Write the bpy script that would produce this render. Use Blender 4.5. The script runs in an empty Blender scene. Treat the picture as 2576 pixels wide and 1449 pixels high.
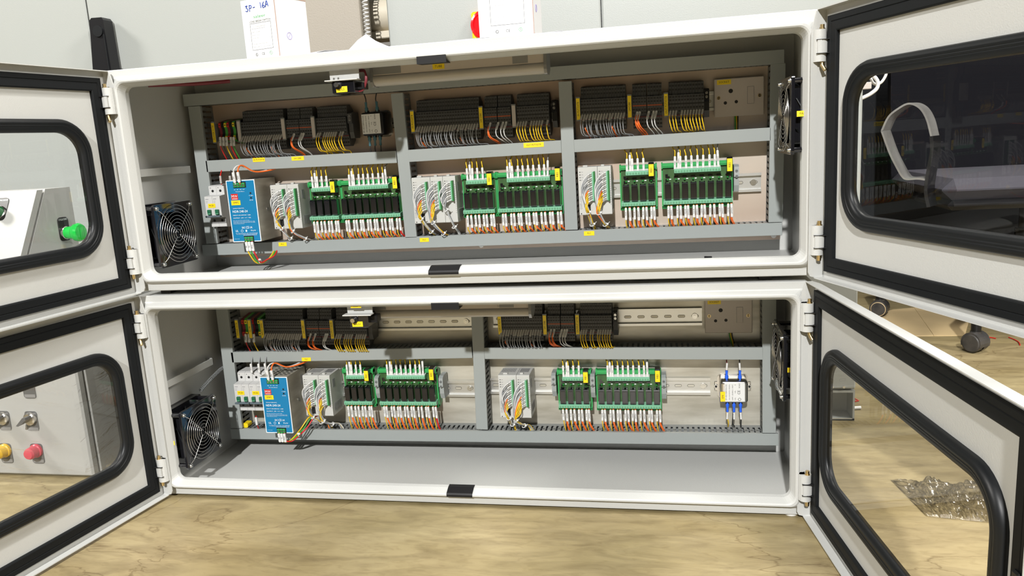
import bpy, math, random
from mathutils import Matrix, Vector
random.seed(7)
R=math.radians
S=0.001   # everything below is in millimetres
sc=bpy.context.scene
COL=sc.collection
# ------------------------------------------------------------------ camera
CX,CY,CZ=988.63,-1281.62,651.51
YAW,PIT,ROL=R(-11.441),R(-10.756),R(-3.422)
FPX=1949.04
fw=Vector((math.sin(YAW)*math.cos(PIT),math.cos(YAW)*math.cos(PIT),math.sin(PIT)))
rt=Vector((math.cos(YAW),-math.sin(YAW),0)); up=rt.cross(fw)
rt2=math.cos(ROL)*rt+math.sin(ROL)*up; up2=-math.sin(ROL)*rt+math.cos(ROL)*up
cam=bpy.data.cameras.new('camera'); cam.sensor_width=36; cam.lens=FPX*36/2576; cam.clip_start=.05; cam.clip_end=60
camo=bpy.data.objects.new('camera',cam); COL.objects.link(camo)
camo.matrix_world=Matrix(((rt2.x,up2.x,-fw.x,CX*S),(rt2.y,up2.y,-fw.y,CY*S),(rt2.z,up2.z,-fw.z,CZ*S),(0,0,0,1)))
sc.camera=camo
def at(px,py,Y):
    "point of the vertical plane y=Y behind a pixel of the photo (mm)"
    d=fw+rt2*((px-1288)/FPX)-up2*((py-724.5)/FPX); t=(Y-CY)/d.y
    return CX+d.x*t, CZ+d.z*t
# ------------------------------------------------------------------ light
w=bpy.data.worlds.new('world'); sc.world=w; w.use_nodes=True
nt=w.node_tree; bg=nt.nodes['Background']; bg.inputs[1].default_value=0.045
tc=nt.nodes.new('ShaderNodeTexCoord'); sx=nt.nodes.new('ShaderNodeSeparateXYZ'); cr=nt.nodes.new('ShaderNodeValToRGB')
nt.links.new(tc.outputs['Generated'],sx.inputs[0]); nt.links.new(sx.outputs['Z'],cr.inputs[0]); nt.links.new(cr.outputs[0],bg.inputs[0])
cr.color_ramp.elements[0].position=0.0; cr.color_ramp.elements[0].color=(.42,.36,.30,1)
cr.color_ramp.elements[1].position=0.55; cr.color_ramp.elements[1].color=(1.0,.99,.95,1)
def lamp(name,loc,power,size,col,target):
    l=bpy.data.lights.new(name,'AREA'); l.shape='DISK'; l.size=size; l.energy=power; l.color=col
    o=bpy.data.objects.new(name,l); COL.objects.link(o); o.location=[c*S for c in loc]
    d=Vector(target)-Vector(loc); o.rotation_euler=d.to_track_quat('-Z','Y').to_euler(); return o
lamp('high_bay_light',(720,-6700,4640),3500,.22,(1,.99,.97),(600,0,400))
lamp('side_fill',(-3200,-1300,3450),780,1.0,(1,.96,.90),(1500,-300,400))  # unseen fill lamp, added to brighten the inner faces of the right doors
lamp('side_fill',(4400,-1300,3450),740,1.0,(1,.96,.90),(-300,-300,400))  # its counterpart, also unseen and added, for the left doors' inner faces
lamp('overhead_fill',(1900,-500,4400),480,1.0,(1,.97,.92),(300,0,300))  # unseen lamp added overhead to lift the dark side of the console
lamp('overhead_fill',(2200,2300,4600),400,1.0,(1,.95,.88),(1900,1200,0))
sc.view_settings.view_transform='Standard'; sc.view_settings.look='None'; sc.view_settings.gamma=1; sc.view_settings.use_curve_mapping=False
sc.view_settings.exposure=-1.98
# ------------------------------------------------------------------ materials
MATS={}
def mat(name,col,rough=.5,metal=0,bump=0,bscale=60,noise=0,nscale=8,emit=None,coat=0,alpha=None,stretch=None,spec=.5,col2=None):
    if name in MATS: return MATS[name]
    m=bpy.data.materials.new(name); m.use_nodes=True; n=m.node_tree; b=n.nodes['Principled BSDF']
    b.inputs['Base Color'].default_value=(*col,1); b.inputs['Roughness'].default_value=rough; b.inputs['Metallic'].default_value=metal
    b.inputs['Specular IOR Level'].default_value=spec
    if coat: b.inputs['Coat Weight'].default_value=coat; b.inputs['Coat Roughness'].default_value=.08
    if noise or bump:
        t=n.nodes.new('ShaderNodeTexCoord'); mp=n.nodes.new('ShaderNodeMapping'); n.links.new(t.outputs['Object'],mp.inputs[0])
        if stretch: mp.inputs['Scale'].default_value=stretch
    if noise:
        x=n.nodes.new('ShaderNodeTexNoise'); x.inputs['Scale'].default_value=nscale; x.inputs['Detail'].default_value=6; n.links.new(mp.outputs[0],x.inputs['Vector'])
        r=n.nodes.new('ShaderNodeValToRGB'); c2=col2 or [c*(1-noise) for c in col]
        r.color_ramp.elements[0].position=.32; r.color_ramp.elements[0].color=(*c2,1); r.color_ramp.elements[1].position=.68; r.color_ramp.elements[1].color=(*[min(1,c*(1+noise*.3)) for c in col],1)
        n.links.new(x.outputs['Fac'],r.inputs[0]); n.links.new(r.outputs[0],b.inputs['Base Color'])
    if bump:
        x=n.nodes.new('ShaderNodeTexNoise'); x.inputs['Scale'].default_value=bscale; x.inputs['Detail'].default_value=3; n.links.new(t.outputs['Object'],x.inputs['Vector'])
        bb=n.nodes.new('ShaderNodeBump'); bb.inputs['Strength'].default_value=bump; bb.inputs['Distance'].default_value=.001
        n.links.new(x.outputs['Fac'],bb.inputs['Height']); n.links.new(bb.outputs[0],b.inputs['Normal'])
    if emit: b.inputs['Emission Color'].default_value=(*emit,1); b.inputs['Emission Strength'].default_value=1
    MATS[name]=m; return m
mat('paint',(.465,.47,.455),.46,spec=.4,bump=.25,bscale=500)
mat('paint_bg',(.31,.325,.31),.4,bump=.15,bscale=400)
mat('paint_beige',(.27,.245,.205),.5,bump=.35,bscale=330)
mat('duct',(.275,.297,.29),.42)
mat('duct_in',(.17,.18,.18),.5)
mat('galv',(.55,.53,.46),.38,metal=.45,noise=.28,nscale=9,stretch=(1,1,5),bump=.1,bscale=120,col2=(.40,.375,.31))
mat('galv_warm_reflection',(.55,.49,.42),.36,metal=.4,noise=.28,nscale=1.7,stretch=(1,1,2.2),bump=.1,bscale=120,col2=(.53,.39,.30))  # orange reflection on the upper plate, painted into its colour as broad blotches
mat('steel',(.62,.62,.60),.25,metal=1)
mat('alu',(.66,.66,.64),.35,metal=.9)
mat('brass',(.62,.47,.24),.3,metal=1)
mat('rubber',(.004,.005,.006),.6,spec=.22)
mat('rubber2',(.005,.006,.007),.42,spec=.3)
mat('black',(.007,.007,.008),.35,spec=.35)
mat('hole',(.003,.003,.003),.6)
mat('term',(.062,.063,.065),.45)
mat('term_edge',(.05,.05,.052),.5)
mat('tape',(.006,.006,.007),.5,spec=.3)
mat('cream',(.50,.45,.41),.35)
mat('white',(.68,.68,.665),.4)
mat('sleeve',(.66,.66,.645),.4)
mat('sleeve_grey',(.40,.39,.365),.4)
mat('yellow',(.85,.62,.01),.4)
mat('yellow_wire',(.72,.47,.012),.35)
mat('orange',(.80,.14,.015),.35)
mat('red',(.55,.015,.012),.35)
mat('darkred',(.16,.012,.02),.4)
mat('wire_grey',(.27,.28,.29),.4)
mat('wire_white',(.60,.60,.585),.4)
mat('wire_black',(.02,.02,.02),.4)
mat('wire_green',(.05,.30,.03),.4)
mat('blue_wire',(.02,.12,.75),.3)
mat('teal_sleeve',(.05,.13,.16),.25)
mat('blue',(.006,.175,.37),.3)
mat('blue_edge',(.75,.80,.82),.4)
mat('pcb',(.045,.115,.035),.35,noise=.35,nscale=60)
mat('green',(.035,.33,.09),.35)
mat('green_light',(.19,.45,.29),.4)
mat('green_dark',(.02,.16,.035),.35)
mat('led',(.02,.25,.04),.1,coat=1)
mat('relay',(.008,.008,.010),.12,coat=.6)
mat('plc',(.50,.50,.475),.42)
mat('breaker',(.54,.54,.53),.4)
mat('breaker_bar',(.10,.13,.15),.4)
mat('toggle',(.02,.12,.06),.3)
mat('ink',(.01,.01,.01),.5)
mat('ink_blue',(.01,.05,.30),.5)
mat('ink_violet',(.25,.20,.55),.6)
mat('ink_green',(.03,.32,.08),.5)
mat('ink_grey',(.25,.25,.26),.5)
mat('inkw',(.85,.9,.92),.5)
mat('carton',(.58,.575,.575),.6)
mat('carton_edge',(.32,.20,.15),.8)
mat('paper',(.60,.61,.66),.6)
mat('cardboard',(.60,.45,.24),.75,noise=.12,nscale=6)
mat('glossgreen',(.01,.50,.06),.22,coat=.5)
mat('darkgreen',(.004,.13,.03),.1,coat=1)
mat('glossred',(.75,.008,.012),.2,coat=.5)
mat('mutedred',(.55,.06,.09),.3)
mat('mutedyellow',(.68,.42,.03),.3)
mat('knob_grey',(.10,.10,.10),.35)
mat('diffuser',(.42,.395,.36),.3)
mat('endcap',(.22,.22,.22),.4)
mat('arm_metal',(.30,.295,.285),.3,metal=.5,noise=.25,nscale=14)
mat('paint_mid',(.38,.38,.365),.45)
mat('chrome',(.62,.60,.57),.22,metal=1)
mat('machine',(.003,.004,.006),.6,spec=.2)
mat('cloth',(.034,.032,.044),.8,bump=.5,bscale=60)
mat('mesh_black',(.003,.003,.005),.8,spec=.1)
mat('caster',(.018,.018,.019),.4,noise=.5,nscale=25,col2=(.06,.055,.05))
mat('lilac',(.62,.61,.66),.4)
mat('coil',(.66,.60,.48),.4)
mat('felt',(.055,.05,.045),.8)
def glass(name,col,ior=1.5,extra=0.0):
    m=bpy.data.materials.new(name); m.use_nodes=True; n=m.node_tree; n.nodes.clear()
    o=n.nodes.new('ShaderNodeOutputMaterial'); mx=n.nodes.new('ShaderNodeMixShader'); t=n.nodes.new('ShaderNodeBsdfTransparent'); g=n.nodes.new('ShaderNodeBsdfGlossy')
    f=n.nodes.new('ShaderNodeFresnel'); f.inputs[0].default_value=ior; g.inputs['Roughness'].default_value=.01; t.inputs[0].default_value=(*col,1)
    a=n.nodes.new('ShaderNodeMath'); a.operation='ADD'; a.inputs[1].default_value=extra; n.links.new(f.outputs[0],a.inputs[0])
    n.links.new(a.outputs[0],mx.inputs[0]); n.links.new(t.outputs[0],mx.inputs[1]); n.links.new(g.outputs[0],mx.inputs[2]); n.links.new(mx.outputs[0],o.inputs[0])
    MATS[name]=m
glass('glass',(.95,.955,.95),1.31)
def film_mat(nm,bump,blend,rough):
    m=bpy.data.materials.new(nm); m.use_nodes=True; n=m.node_tree; n.nodes.clear()
    o=n.nodes.new('ShaderNodeOutputMaterial'); mx=n.nodes.new('ShaderNodeMixShader'); t=n.nodes.new('ShaderNodeBsdfTransparent'); g=n.nodes.new('ShaderNodeBsdfGlossy')
    t.inputs[0].default_value=(.985,.985,.985,1); g.inputs['Roughness'].default_value=rough
    tc=n.nodes.new('ShaderNodeTexCoord'); mp=n.nodes.new('ShaderNodeMapping'); mp.inputs['Rotation'].default_value=(0,.5,.35); mp.inputs['Scale'].default_value=(5,9,26)
    x=n.nodes.new('ShaderNodeTexNoise'); x.inputs['Scale'].default_value=1.6; x.inputs['Detail'].default_value=7; x.inputs['Distortion'].default_value=1.2
    b=n.nodes.new('ShaderNodeBump'); b.inputs['Strength'].default_value=bump; b.inputs['Distance'].default_value=.006
    n.links.new(tc.outputs['Object'],mp.inputs[0]); n.links.new(mp.outputs[0],x.inputs['Vector']); n.links.new(x.outputs['Fac'],b.inputs['Height']); n.links.new(b.outputs[0],g.inputs['Normal'])
    f=n.nodes.new('ShaderNodeLayerWeight'); f.inputs[0].default_value=blend; n.links.new(b.outputs[0],f.inputs['Normal'])
    n.links.new(f.outputs['Fresnel'],mx.inputs[0]); n.links.new(t.outputs[0],mx.inputs[1]); n.links.new(g.outputs[0],mx.inputs[2]); n.links.new(mx.outputs[0],o.inputs[0])
    MATS[nm]=m
film_mat('film',.5,.16,.2)
film_mat('film_bag',.9,.36,.07)
def floor_mat():
    m=bpy.data.materials.new('concrete'); m.use_nodes=True; n=m.node_tree; b=n.nodes['Principled BSDF']
    tc=n.nodes.new('ShaderNodeTexCoord')
    def noise(scale,det,rot,sca,dist=0):
        mp=n.nodes.new('ShaderNodeMapping'); mp.inputs['Rotation'].default_value=(0,0,rot); mp.inputs['Scale'].default_value=sca
        x=n.nodes.new('ShaderNodeTexNoise'); x.inputs['Scale'].default_value=scale; x.inputs['Detail'].default_value=det; x.inputs['Distortion'].default_value=dist
        n.links.new(tc.outputs['Object'],mp.inputs[0]); n.links.new(mp.outputs[0],x.inputs['Vector']); return x
    a=noise(2.6,10,.35,(1,1.9,1),1.1); c=noise(7,10,.12,(1,3.6,1),1.5); d=noise(1.0,3,0,(1,1.6,1))
    r1=n.nodes.new('ShaderNodeValToRGB'); e=r1.color_ramp.elements; e[0].position=.30; e[0].color=(.255,.20,.098,1); e[1].position=.72; e[1].color=(.39,.322,.185,1)
    n.links.new(a.outputs['Fac'],r1.inputs[0])
    r2=n.nodes.new('ShaderNodeValToRGB'); e=r2.color_ramp.elements; e[0].position=.33; e[0].color=(.55,.52,.50,1); e[1].position=.62; e[1].color=(1.06,1.06,1.06,1)
    n.links.new(c.outputs['Fac'],r2.inputs[0])
    m1=n.nodes.new('ShaderNodeMix'); m1.data_type='RGBA'; m1.blend_type='MULTIPLY'; m1.inputs[0].default_value=.55
    n.links.new(r1.outputs[0],m1.inputs[6]); n.links.new(r2.outputs[0],m1.inputs[7])
    h=noise(26,8,.55,(1,3.2,1),1.4)
    r4=n.nodes.new('ShaderNodeValToRGB'); e=r4.color_ramp.elements; e[0].position=.36; e[0].color=(.62,.58,.52,1); e[1].position=.50; e[1].color=(1,1,1,1)
    n.links.new(h.outputs['Fac'],r4.inputs[0])
    m0=n.nodes.new('ShaderNodeMix'); m0.data_type='RGBA'; m0.blend_type='MULTIPLY'; m0.inputs[0].default_value=.32; n.links.new(m1.outputs[2],m0.inputs[6]); n.links.new(r4.outputs[0],m0.inputs[7])
    r3=n.nodes.new('ShaderNodeValToRGB'); e=r3.color_ramp.elements; e[0].position=.35; e[0].color=(.80,.82,.74,1); e[1].position=.65; e[1].color=(1,.98,.95,1)
    n.links.new(d.outputs['Fac'],r3.inputs[0])
    vo=n.nodes.new('ShaderNodeTexVoronoi'); vo.feature='DISTANCE_TO_EDGE'; vo.inputs['Scale'].default_value=1.3; wm=n.nodes.new('ShaderNodeVectorMath'); wm.operation='ADD'; sw=n.nodes.new('ShaderNodeVectorMath'); sw.operation='SCALE'; sw.inputs['Scale'].default_value=.35; n.links.new(a.outputs['Color'],sw.inputs[0]); n.links.new(sw.outputs[0],wm.inputs[0]); n.links.new(tc.outputs['Object'],wm.inputs[1]); n.links.new(wm.outputs[0],vo.inputs['Vector'])
    r5=n.nodes.new('ShaderNodeValToRGB'); e=r5.color_ramp.elements; e[0].position=.0; e[0].color=(.55,.50,.45,1); e[1].position=.0035; e[1].color=(1,1,1,1); n.links.new(vo.outputs['Distance'],r5.inputs[0])
    m3=n.nodes.new('ShaderNodeMix'); m3.data_type='RGBA'; m3.blend_type='MULTIPLY'; m3.inputs[0].default_value=.8; n.links.new(m0.outputs[2],m3.inputs[6]); n.links.new(r5.outputs[0],m3.inputs[7])
    m2=n.nodes.new('ShaderNodeMix'); m2.data_type='RGBA'; m2.blend_type='MULTIPLY'; m2.inputs[0].default_value=.8
    n.links.new(m3.outputs[2],m2.inputs[6]); n.links.new(r3.outputs[0],m2.inputs[7]); n.links.new(m2.outputs[2],b.inputs['Base Color'])
    b.inputs['Roughness'].default_value=.42
    bb=n.nodes.new('ShaderNodeBump'); bb.inputs['Strength'].default_value=.25; bb.inputs['Distance'].default_value=.002
    n.links.new(c.outputs['Fac'],bb.inputs['Height']); n.links.new(bb.outputs[0],b.inputs['Normal']); MATS['concrete']=m
floor_mat()
# ------------------------------------------------------------------ mesh helpers
TXT={}
def text_mesh(s):
    if s in TXT: return TXT[s]
    c=bpy.data.curves.new('t','FONT'); c.body=s; c.size=1; c.resolution_u=2 if len(s)>2 else 4; c.align_x='CENTER'; c.align_y='CENTER'
    o=bpy.data.objects.new('t',c); COL.objects.link(o); bpy.context.view_layer.update()
    me=o.evaluated_get(bpy.context.evaluated_depsgraph_get()).to_mesh()
    vs=[v.co.copy() for v in me.vertices]; fs=[tuple(p.vertices) for p in me.polygons]
    o.evaluated_get(bpy.context.evaluated_depsgraph_get()).to_mesh_clear()
    bpy.data.objects.remove(o); bpy.data.curves.remove(c); TXT[s]=(vs,fs); return TXT[s]
class MB:
    def __init__(s): s.v=[];s.f=[];s.m=[];s.names=[];s.M=Matrix.Identity(4);s.sm=[]
    def mi(s,n):
        if n not in s.names: s.names.append(n)
        return s.names.index(n)
    def add(s,vs,fs,m,smooth=False):
        k=len(s.v); i=s.mi(m)
        for v in vs: s.v.append(s.M@Vector(v))
        for f in fs: s.f.append([a+k for a in f]); s.m.append(i); s.sm.append(smooth)
        return s
    def box(s,x0,x1,y0,y1,z0,z1,m,b=0):
        if b<=0:
            vs=[(x,y,z) for x in(x0,x1) for y in(y0,y1) for z in(z0,z1)]
            return s.add(vs,[(0,1,3,2),(4,6,7,5),(0,4,5,1),(2,3,7,6),(0,2,6,4),(1,5,7,3)],m)
        # bevelled box: three octagon-ish slabs from 24 verts
        vs=[];idx={}
        for i,x in enumerate((x0,x1)):
            for j,y in enumerate((y0,y1)):
                for k,z in enumerate((z0,z1)):
                    for ax in range(3):
                        p=[x,y,z]
                        for a,(lo,q) in enumerate(((i,x),(j,y),(k,z))):
                            if a!=ax: p[a]+= b if lo==0 else -b
                        idx[(i,j,k,ax)]=len(vs); vs.append(p)
        F=[]
        for ax in range(3):
            for e in (0,1):
                o=[a for a in range(3) if a!=ax]; c=[]
                for u,v in ((0,0),(1,0),(1,1),(0,1)):
                    q=[0,0,0]; q[ax]=e; q[o[0]]=u; q[o[1]]=v; c.append(idx[(*q,ax)])
                F.append(c)
        for ax in range(3):   # edge faces along ax
            o=[a for a in range(3) if a!=ax]
            for u in (0,1):
                for v in (0,1):
                    c=[]
                    for e,(a1) in ((0,o[0]),(1,o[0]),(1,o[1]),(0,o[1])):
                        q=[0,0,0]; q[ax]=e; q[o[0]]=u; q[o[1]]=v; c.append(idx[(*q,a1)])
                    F.append(c)
        for i in (0,1):
            for j in (0,1):
                for k in (0,1): F.append([idx[(i,j,k,a)] for a in range(3)])
        return s.add(vs,F,m)
    def prism(s,poly,axis,a,b,m,cap=True,smooth=False):
        "poly: 2D points; axis x: (y,z)  y: (x,z)  z: (x,y)"
        n=len(poly)
        def P(p,t): return (t,p[0],p[1]) if axis=='x' else (p[0],t,p[1]) if axis=='y' else (p[0],p[1],t)
        vs=[P(p,a) for p in poly]+[P(p,b) for p in poly]
        s.add(vs,[(i,(i+1)%n,n+(i+1)%n,n+i) for i in range(n)],m,smooth)
        if cap: s.add(vs,[tuple(range(n)),tuple(range(n,2*n))],m)
        return s
    def cyl(s,c,axis,r,a,b,m,n=14,r2=None,smooth=True):
        r2=r if r2 is None else r2; vs=[]
        for t,rr in ((a,r),(b,r2)):
            for i in range(n):
                u,v=math.cos(2*math.pi*i/n)*rr,math.sin(2*math.pi*i/n)*rr
                vs.append({'x':(t,c[0]+u,c[1]+v),'y':(c[0]+u,t,c[1]+v),'z':(c[0]+u,c[1]+v,t)}[axis])
        s.add(vs,[(i,(i+1)%n,n+(i+1)%n,n+i) for i in range(n)],m,smooth)
        s.add(vs,[tuple(range(n)),tuple(range(n,2*n))],m); return s
    def lathe(s,c,axis,prof,m,n=20):
        "prof: (t along axis, radius)"
        for (a,r),(b,r2) in zip(prof,prof[1:]):
            vs=[]
            for t,rr in ((a,r),(b,r2)):
                for i in range(n):
                    u,v=math.cos(2*math.pi*i/n)*rr,math.sin(2*math.pi*i/n)*rr
                    vs.append({'x':(t,c[0]+u,c[1]+v),'y':(c[0]+u,t,c[1]+v),'z':(c[0]+u,c[1]+v,t)}[axis])
            s.add(vs,[(i,(i+1)%n,n+(i+1)%n,n+i) for i in range(n)],m,True)
        return s
    def torus(s,c,axis,r,t,m,n=48,k=6):
        pts=[]
        for i in range(n):
            a=2*math.pi*i/n; u,v=math.cos(a)*r,math.sin(a)*r
            pts.append({'x':(c[0],c[1]+u,c[2]+v),'y':(c[0]+u,c[1],c[2]+v),'z':(c[0]+u,c[1]+v,c[2])}[axis])
        return s.tube(pts,t,m,k,closed=True)
    def tube(s,pts,r,m,k=6,closed=False,cap=True,flat=None):
        pts=[Vector(p) for p in pts]; n=len(pts); rings=[]; prev=None
        for i,p in enumerate(pts):
            a=pts[(i-1)%n] if (closed or i>0) else p; b=pts[(i+1)%n] if (closed or i<n-1) else p
            t=(b-a).normalized()
            if prev is None:
                q=Vector((0,0,1)) if abs(t.z)<.9 else Vector((1,0,0)); u=t.cross(q).normalized()
            else: u=(prev-t*prev.dot(t)).normalized()
            prev=u; v=t.cross(u); rr=r[i] if isinstance(r,(list,tuple)) else r
            f=flat or 1
            rings.append([p+u*math.cos(2*math.pi*j/k)*rr+v*math.sin(2*math.pi*j/k)*rr*f for j in range(k)])
        vs=[q for g in rings for q in g]; F=[]
        for i in range(n if closed else n-1):
            i2=(i+1)%n
            for j in range(k): F.append((i*k+j,i*k+(j+1)%k,i2*k+(j+1)%k,i2*k+j))
        s.add(vs,F,m,True)
        if cap and not closed: s.add(vs,[tuple(range(k)),tuple(range((n-1)*k,n*k))],m)
        return s
    def loop(s,rings,m,smooth=False,close=False):
        "connect equal-length closed rings of 3D points"
        n=len(rings[0]); vs=[p for r in rings for p in r]; F=[]
        rr=range(len(rings)-1)
        for i in rr:
            for j in range(n): F.append((i*n+j,i*n+(j+1)%n,(i+1)*n+(j+1)%n,(i+1)*n+j))
        if close:
            i=len(rings)-1
            for j in range(n): F.append((i*n+j,i*n+(j+1)%n,(j+1)%n,j))
        return s.add(vs,F,m,smooth)
    def text(s,t,c,size,m='ink',right=(1,0,0),upv=(0,0,1),width=None):
        vs,fs=text_mesh(t)
        if not vs: return s
        r_=Vector(right);u_=Vector(upv);c=Vector(c)
        xs=[v.x for v in vs];w_=max(xs)-min(xs);k=size/.72; kx=k
        if width: kx=width/w_
        return s.add([c+r_*(v.x*kx)+u_*(v.y*k) for v in vs],fs,m)
    def build(s,name,parent=None,loc=None,rot=None):
        me=bpy.data.meshes.new(name); me.from_pydata([tuple(v*S) for v in s.v],[],s.f)
        for n in s.names: me.materials.append(MATS[n])
        me.polygons.foreach_set('material_index',s.m); me.polygons.foreach_set('use_smooth',s.sm)
        me.validate(); me.update()
        o=bpy.data.objects.new(name,me); COL.objects.link(o)
        if parent: o.parent=parent
        if loc: o.location=[c*S for c in loc]
        if rot: o.rotation_euler=rot
        return o
def tag(o,label=None,cat=None,group=None,kind=None):
    if label: o['label']=label
    if cat: o['category']=cat
    if group: o['group']=group
    if kind: o['kind']=kind
    return o
def empty(name,label,cat,loc=(0,0,0),rot=None,group=None):
    o=bpy.data.objects.new(name,None); COL.objects.link(o); o.location=[c*S for c in loc]; o.empty_display_size=.05
    if rot: o.rotation_euler=rot
    return tag(o,label,cat,group)
def copy_tree(o,parent=None):
    c=o.copy(); COL.objects.link(c)
    if parent: c.parent=parent
    for ch in list(o.children): copy_tree(ch,c)
    return c
def smooth(pts,n=5):
    pts=[Vector(p) for p in pts]; P=[pts[0]*2-pts[1]]+pts+[pts[-1]*2-pts[-2]]; out=[]
    for i in range(1,len(P)-2):
        for k in range(n):
            t=k/n; a,b,c,d=P[i-1],P[i],P[i+1],P[i+2]
            out.append(.5*((2*b)+(c-a)*t+(2*a-5*b+4*c-d)*t*t+(3*b-a-3*c+d)*t**3))
    out.append(pts[-1]); return out
def rrect(x0,x1,z0,z1,r,n=6):
    p=[]
    for cx,cz,a0 in ((x1-r,z1-r,0),(x0+r,z1-r,90),(x0+r,z0+r,180),(x1-r,z0+r,270)):
        for i in range(n+1):
            a=R(a0+90*i/n); p.append((cx+r*math.cos(a),cz+r*math.sin(a)))
    return p
def sticker(mb,c,wd,h,text,right=(1,0,0),upv=(0,0,1),col='yellow',tsize=None,tcol='ink'):
    r_=Vector(right);u_=Vector(upv);n_=r_.cross(u_);c=Vector(c)
    a=[c+r_*(sx*wd/2)+u_*(sz*h/2) for sx,sz in((-1,-1),(1,-1),(1,1),(-1,1))]
    vs=a+[p+n_*.25 for p in a]
    mb.add(vs,[(0,1,2,3),(4,5,6,7),(0,1,5,4),(1,2,6,5),(2,3,7,6),(3,0,4,7)],col)
    if text: mb.text(text,c+n_*.4,tsize or h*.42,tcol,right,upv)
    return mb
# ------------------------------------------------------------------ setting
F0=-4
fl=MB().box(-7000,7000,-9000,6000,F0-60,F0,'concrete').build('floor'); tag(fl,kind='structure')
mat('wall',(.30,.29,.27),.8)
o=MB().box(-7000,7000,6000,6100,F0,5200,'wall').build('wall_back'); tag(o,kind='structure')
o=MB().box(-7100,-7000,-9000,6000,F0,5200,'wall').build('wall_left'); tag(o,kind='structure')
o=MB().box(7000,7100,-9000,6000,F0,5200,'wall').build('wall_right'); tag(o,kind='structure')
# ------------------------------------------------------------------ enclosures
W,H,D=1218.5,403.7,270
UX,UY,UZ=11.0,-4.2,413.4
def enclosure(X,Y,Z,label,doors,key):
    E=empty('electrical_enclosure',label,'electrical enclosure',(X,Y,Z),group='open two door enclosures stacked on each other')
    b=MB()
    def ring(i,y,r): return [(x,y,z) for x,z in rrect(i,W-i,i,H-i,r)]
    sec=[(0,D,2),(0,1.5,2),(1.2,0,2.5),(12,0,5),(14,-1,8),(18.5,-10,13),(20,-11.6,14),(22.5,-11.6,15),(24.5,-10,15),(30,4,14),(31,12,13),(29,13,14),(20,1,8),(2,1.8,3),(2,D-2,3)]
    b.loop([ring(*t) for t in sec],'paint')
    b.add(ring(0,D,2),[tuple(range(28))],'paint'); b.add(ring(2,D-2,3),[tuple(range(28))],'paint')
    b.build('body',E)
    # galvanised plate
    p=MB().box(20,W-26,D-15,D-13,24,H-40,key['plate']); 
    for x in (32,W/2,W-38):
        for z in (32,H-46): p.cyl((x,z),'y',5,D-18,D-15,'steel')
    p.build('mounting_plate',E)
    # strap rails on side walls
    for sgn in (0,1):
        m=MB(); xs=lambda v: v if sgn==0 else W-v
        z0,z1=(212,226)
        for a,c,e,f in ((17,19,12,190),(2,19,12,14),(2,19,188,190)):
            m.box(min(xs(a),xs(c)),max(xs(a),xs(c)),e,f,z0,z1,'paint')
        m.build('side_rail',E)
    # black tape on the lips
    for (x0,x1),top in key['tapes']:
        x0-=X; x1-=X; m=MB()
        if top: m.prism([(-12.3,H-34),(-12.3,H-23),(-11,H-20.5),(-10.2,H-20.8),(-11.2,H-23.5),(-11.2,H-29),(16,H-33)],'x',x0,x1,'tape')
        else:
            m.prism([(-12.4,19),(-12.6,23),(-11,26),(4,31.8),(12,32.4),(12,31.2),(4,30.6),(-11,24.5),(-11.8,22.6),(-11.8,19)],'x',x0,x1,'tape')
        m.build('tape_strip',E)
    for k,(sg,gx,gy,th,zt) in enumerate(doors):
        door(E,sg,gx-X,gy-Y,th,zt-379.2-Z)
        # hinges
        for hz in (59,349):
            x=gx-X-(6 if sg>0 else -6); y=-16
            h=MB(); L=46
            h.cyl((x-sg*3,y),'z',9.5,hz-L/2,hz+L/2,'paint',18)
            h.box(min(x-sg*3,x-sg*13),max(x-sg*3,x-sg*13),y-2,y+18,hz-L/2,hz+L/2,'paint')
            hb=h.build('hinge',E)
            q=MB(); q.cyl((x-sg*1.2,y-1.2),'z',9.6,hz-11,hz+8,'paint',18); q.box(min(x-sg*7.6,x-sg*2),max(x-sg*7.6,x-sg*2),y-11.6,y-9,hz-11,hz+8,'paint')
            for zz in (hz-11.6,hz+8): q.box(x-9,x+9,y-12.4,y-2,zz,zz+.6,'hole')
            q.build('knuckle',hb)
            q=MB(); q.cyl((x,y-3),'z',3.2,hz-L/2,hz+L/2+7,'brass'); q.cyl((x,y-3),'z',4.4,hz+L/2,hz+L/2+1.5,'brass')
            if hz>200: q.tube([(x,y-3,hz-L/2+2),(x,y-4,hz-L/2-5),(x+4,y-8,hz-L/2-13)],3,'brass',8)
            else: q.cyl((x,y-3),'z',3.4,hz-L/2-9,hz-L/2,'brass',r2=4)
            q.build('pin',hb)
    return E
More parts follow.
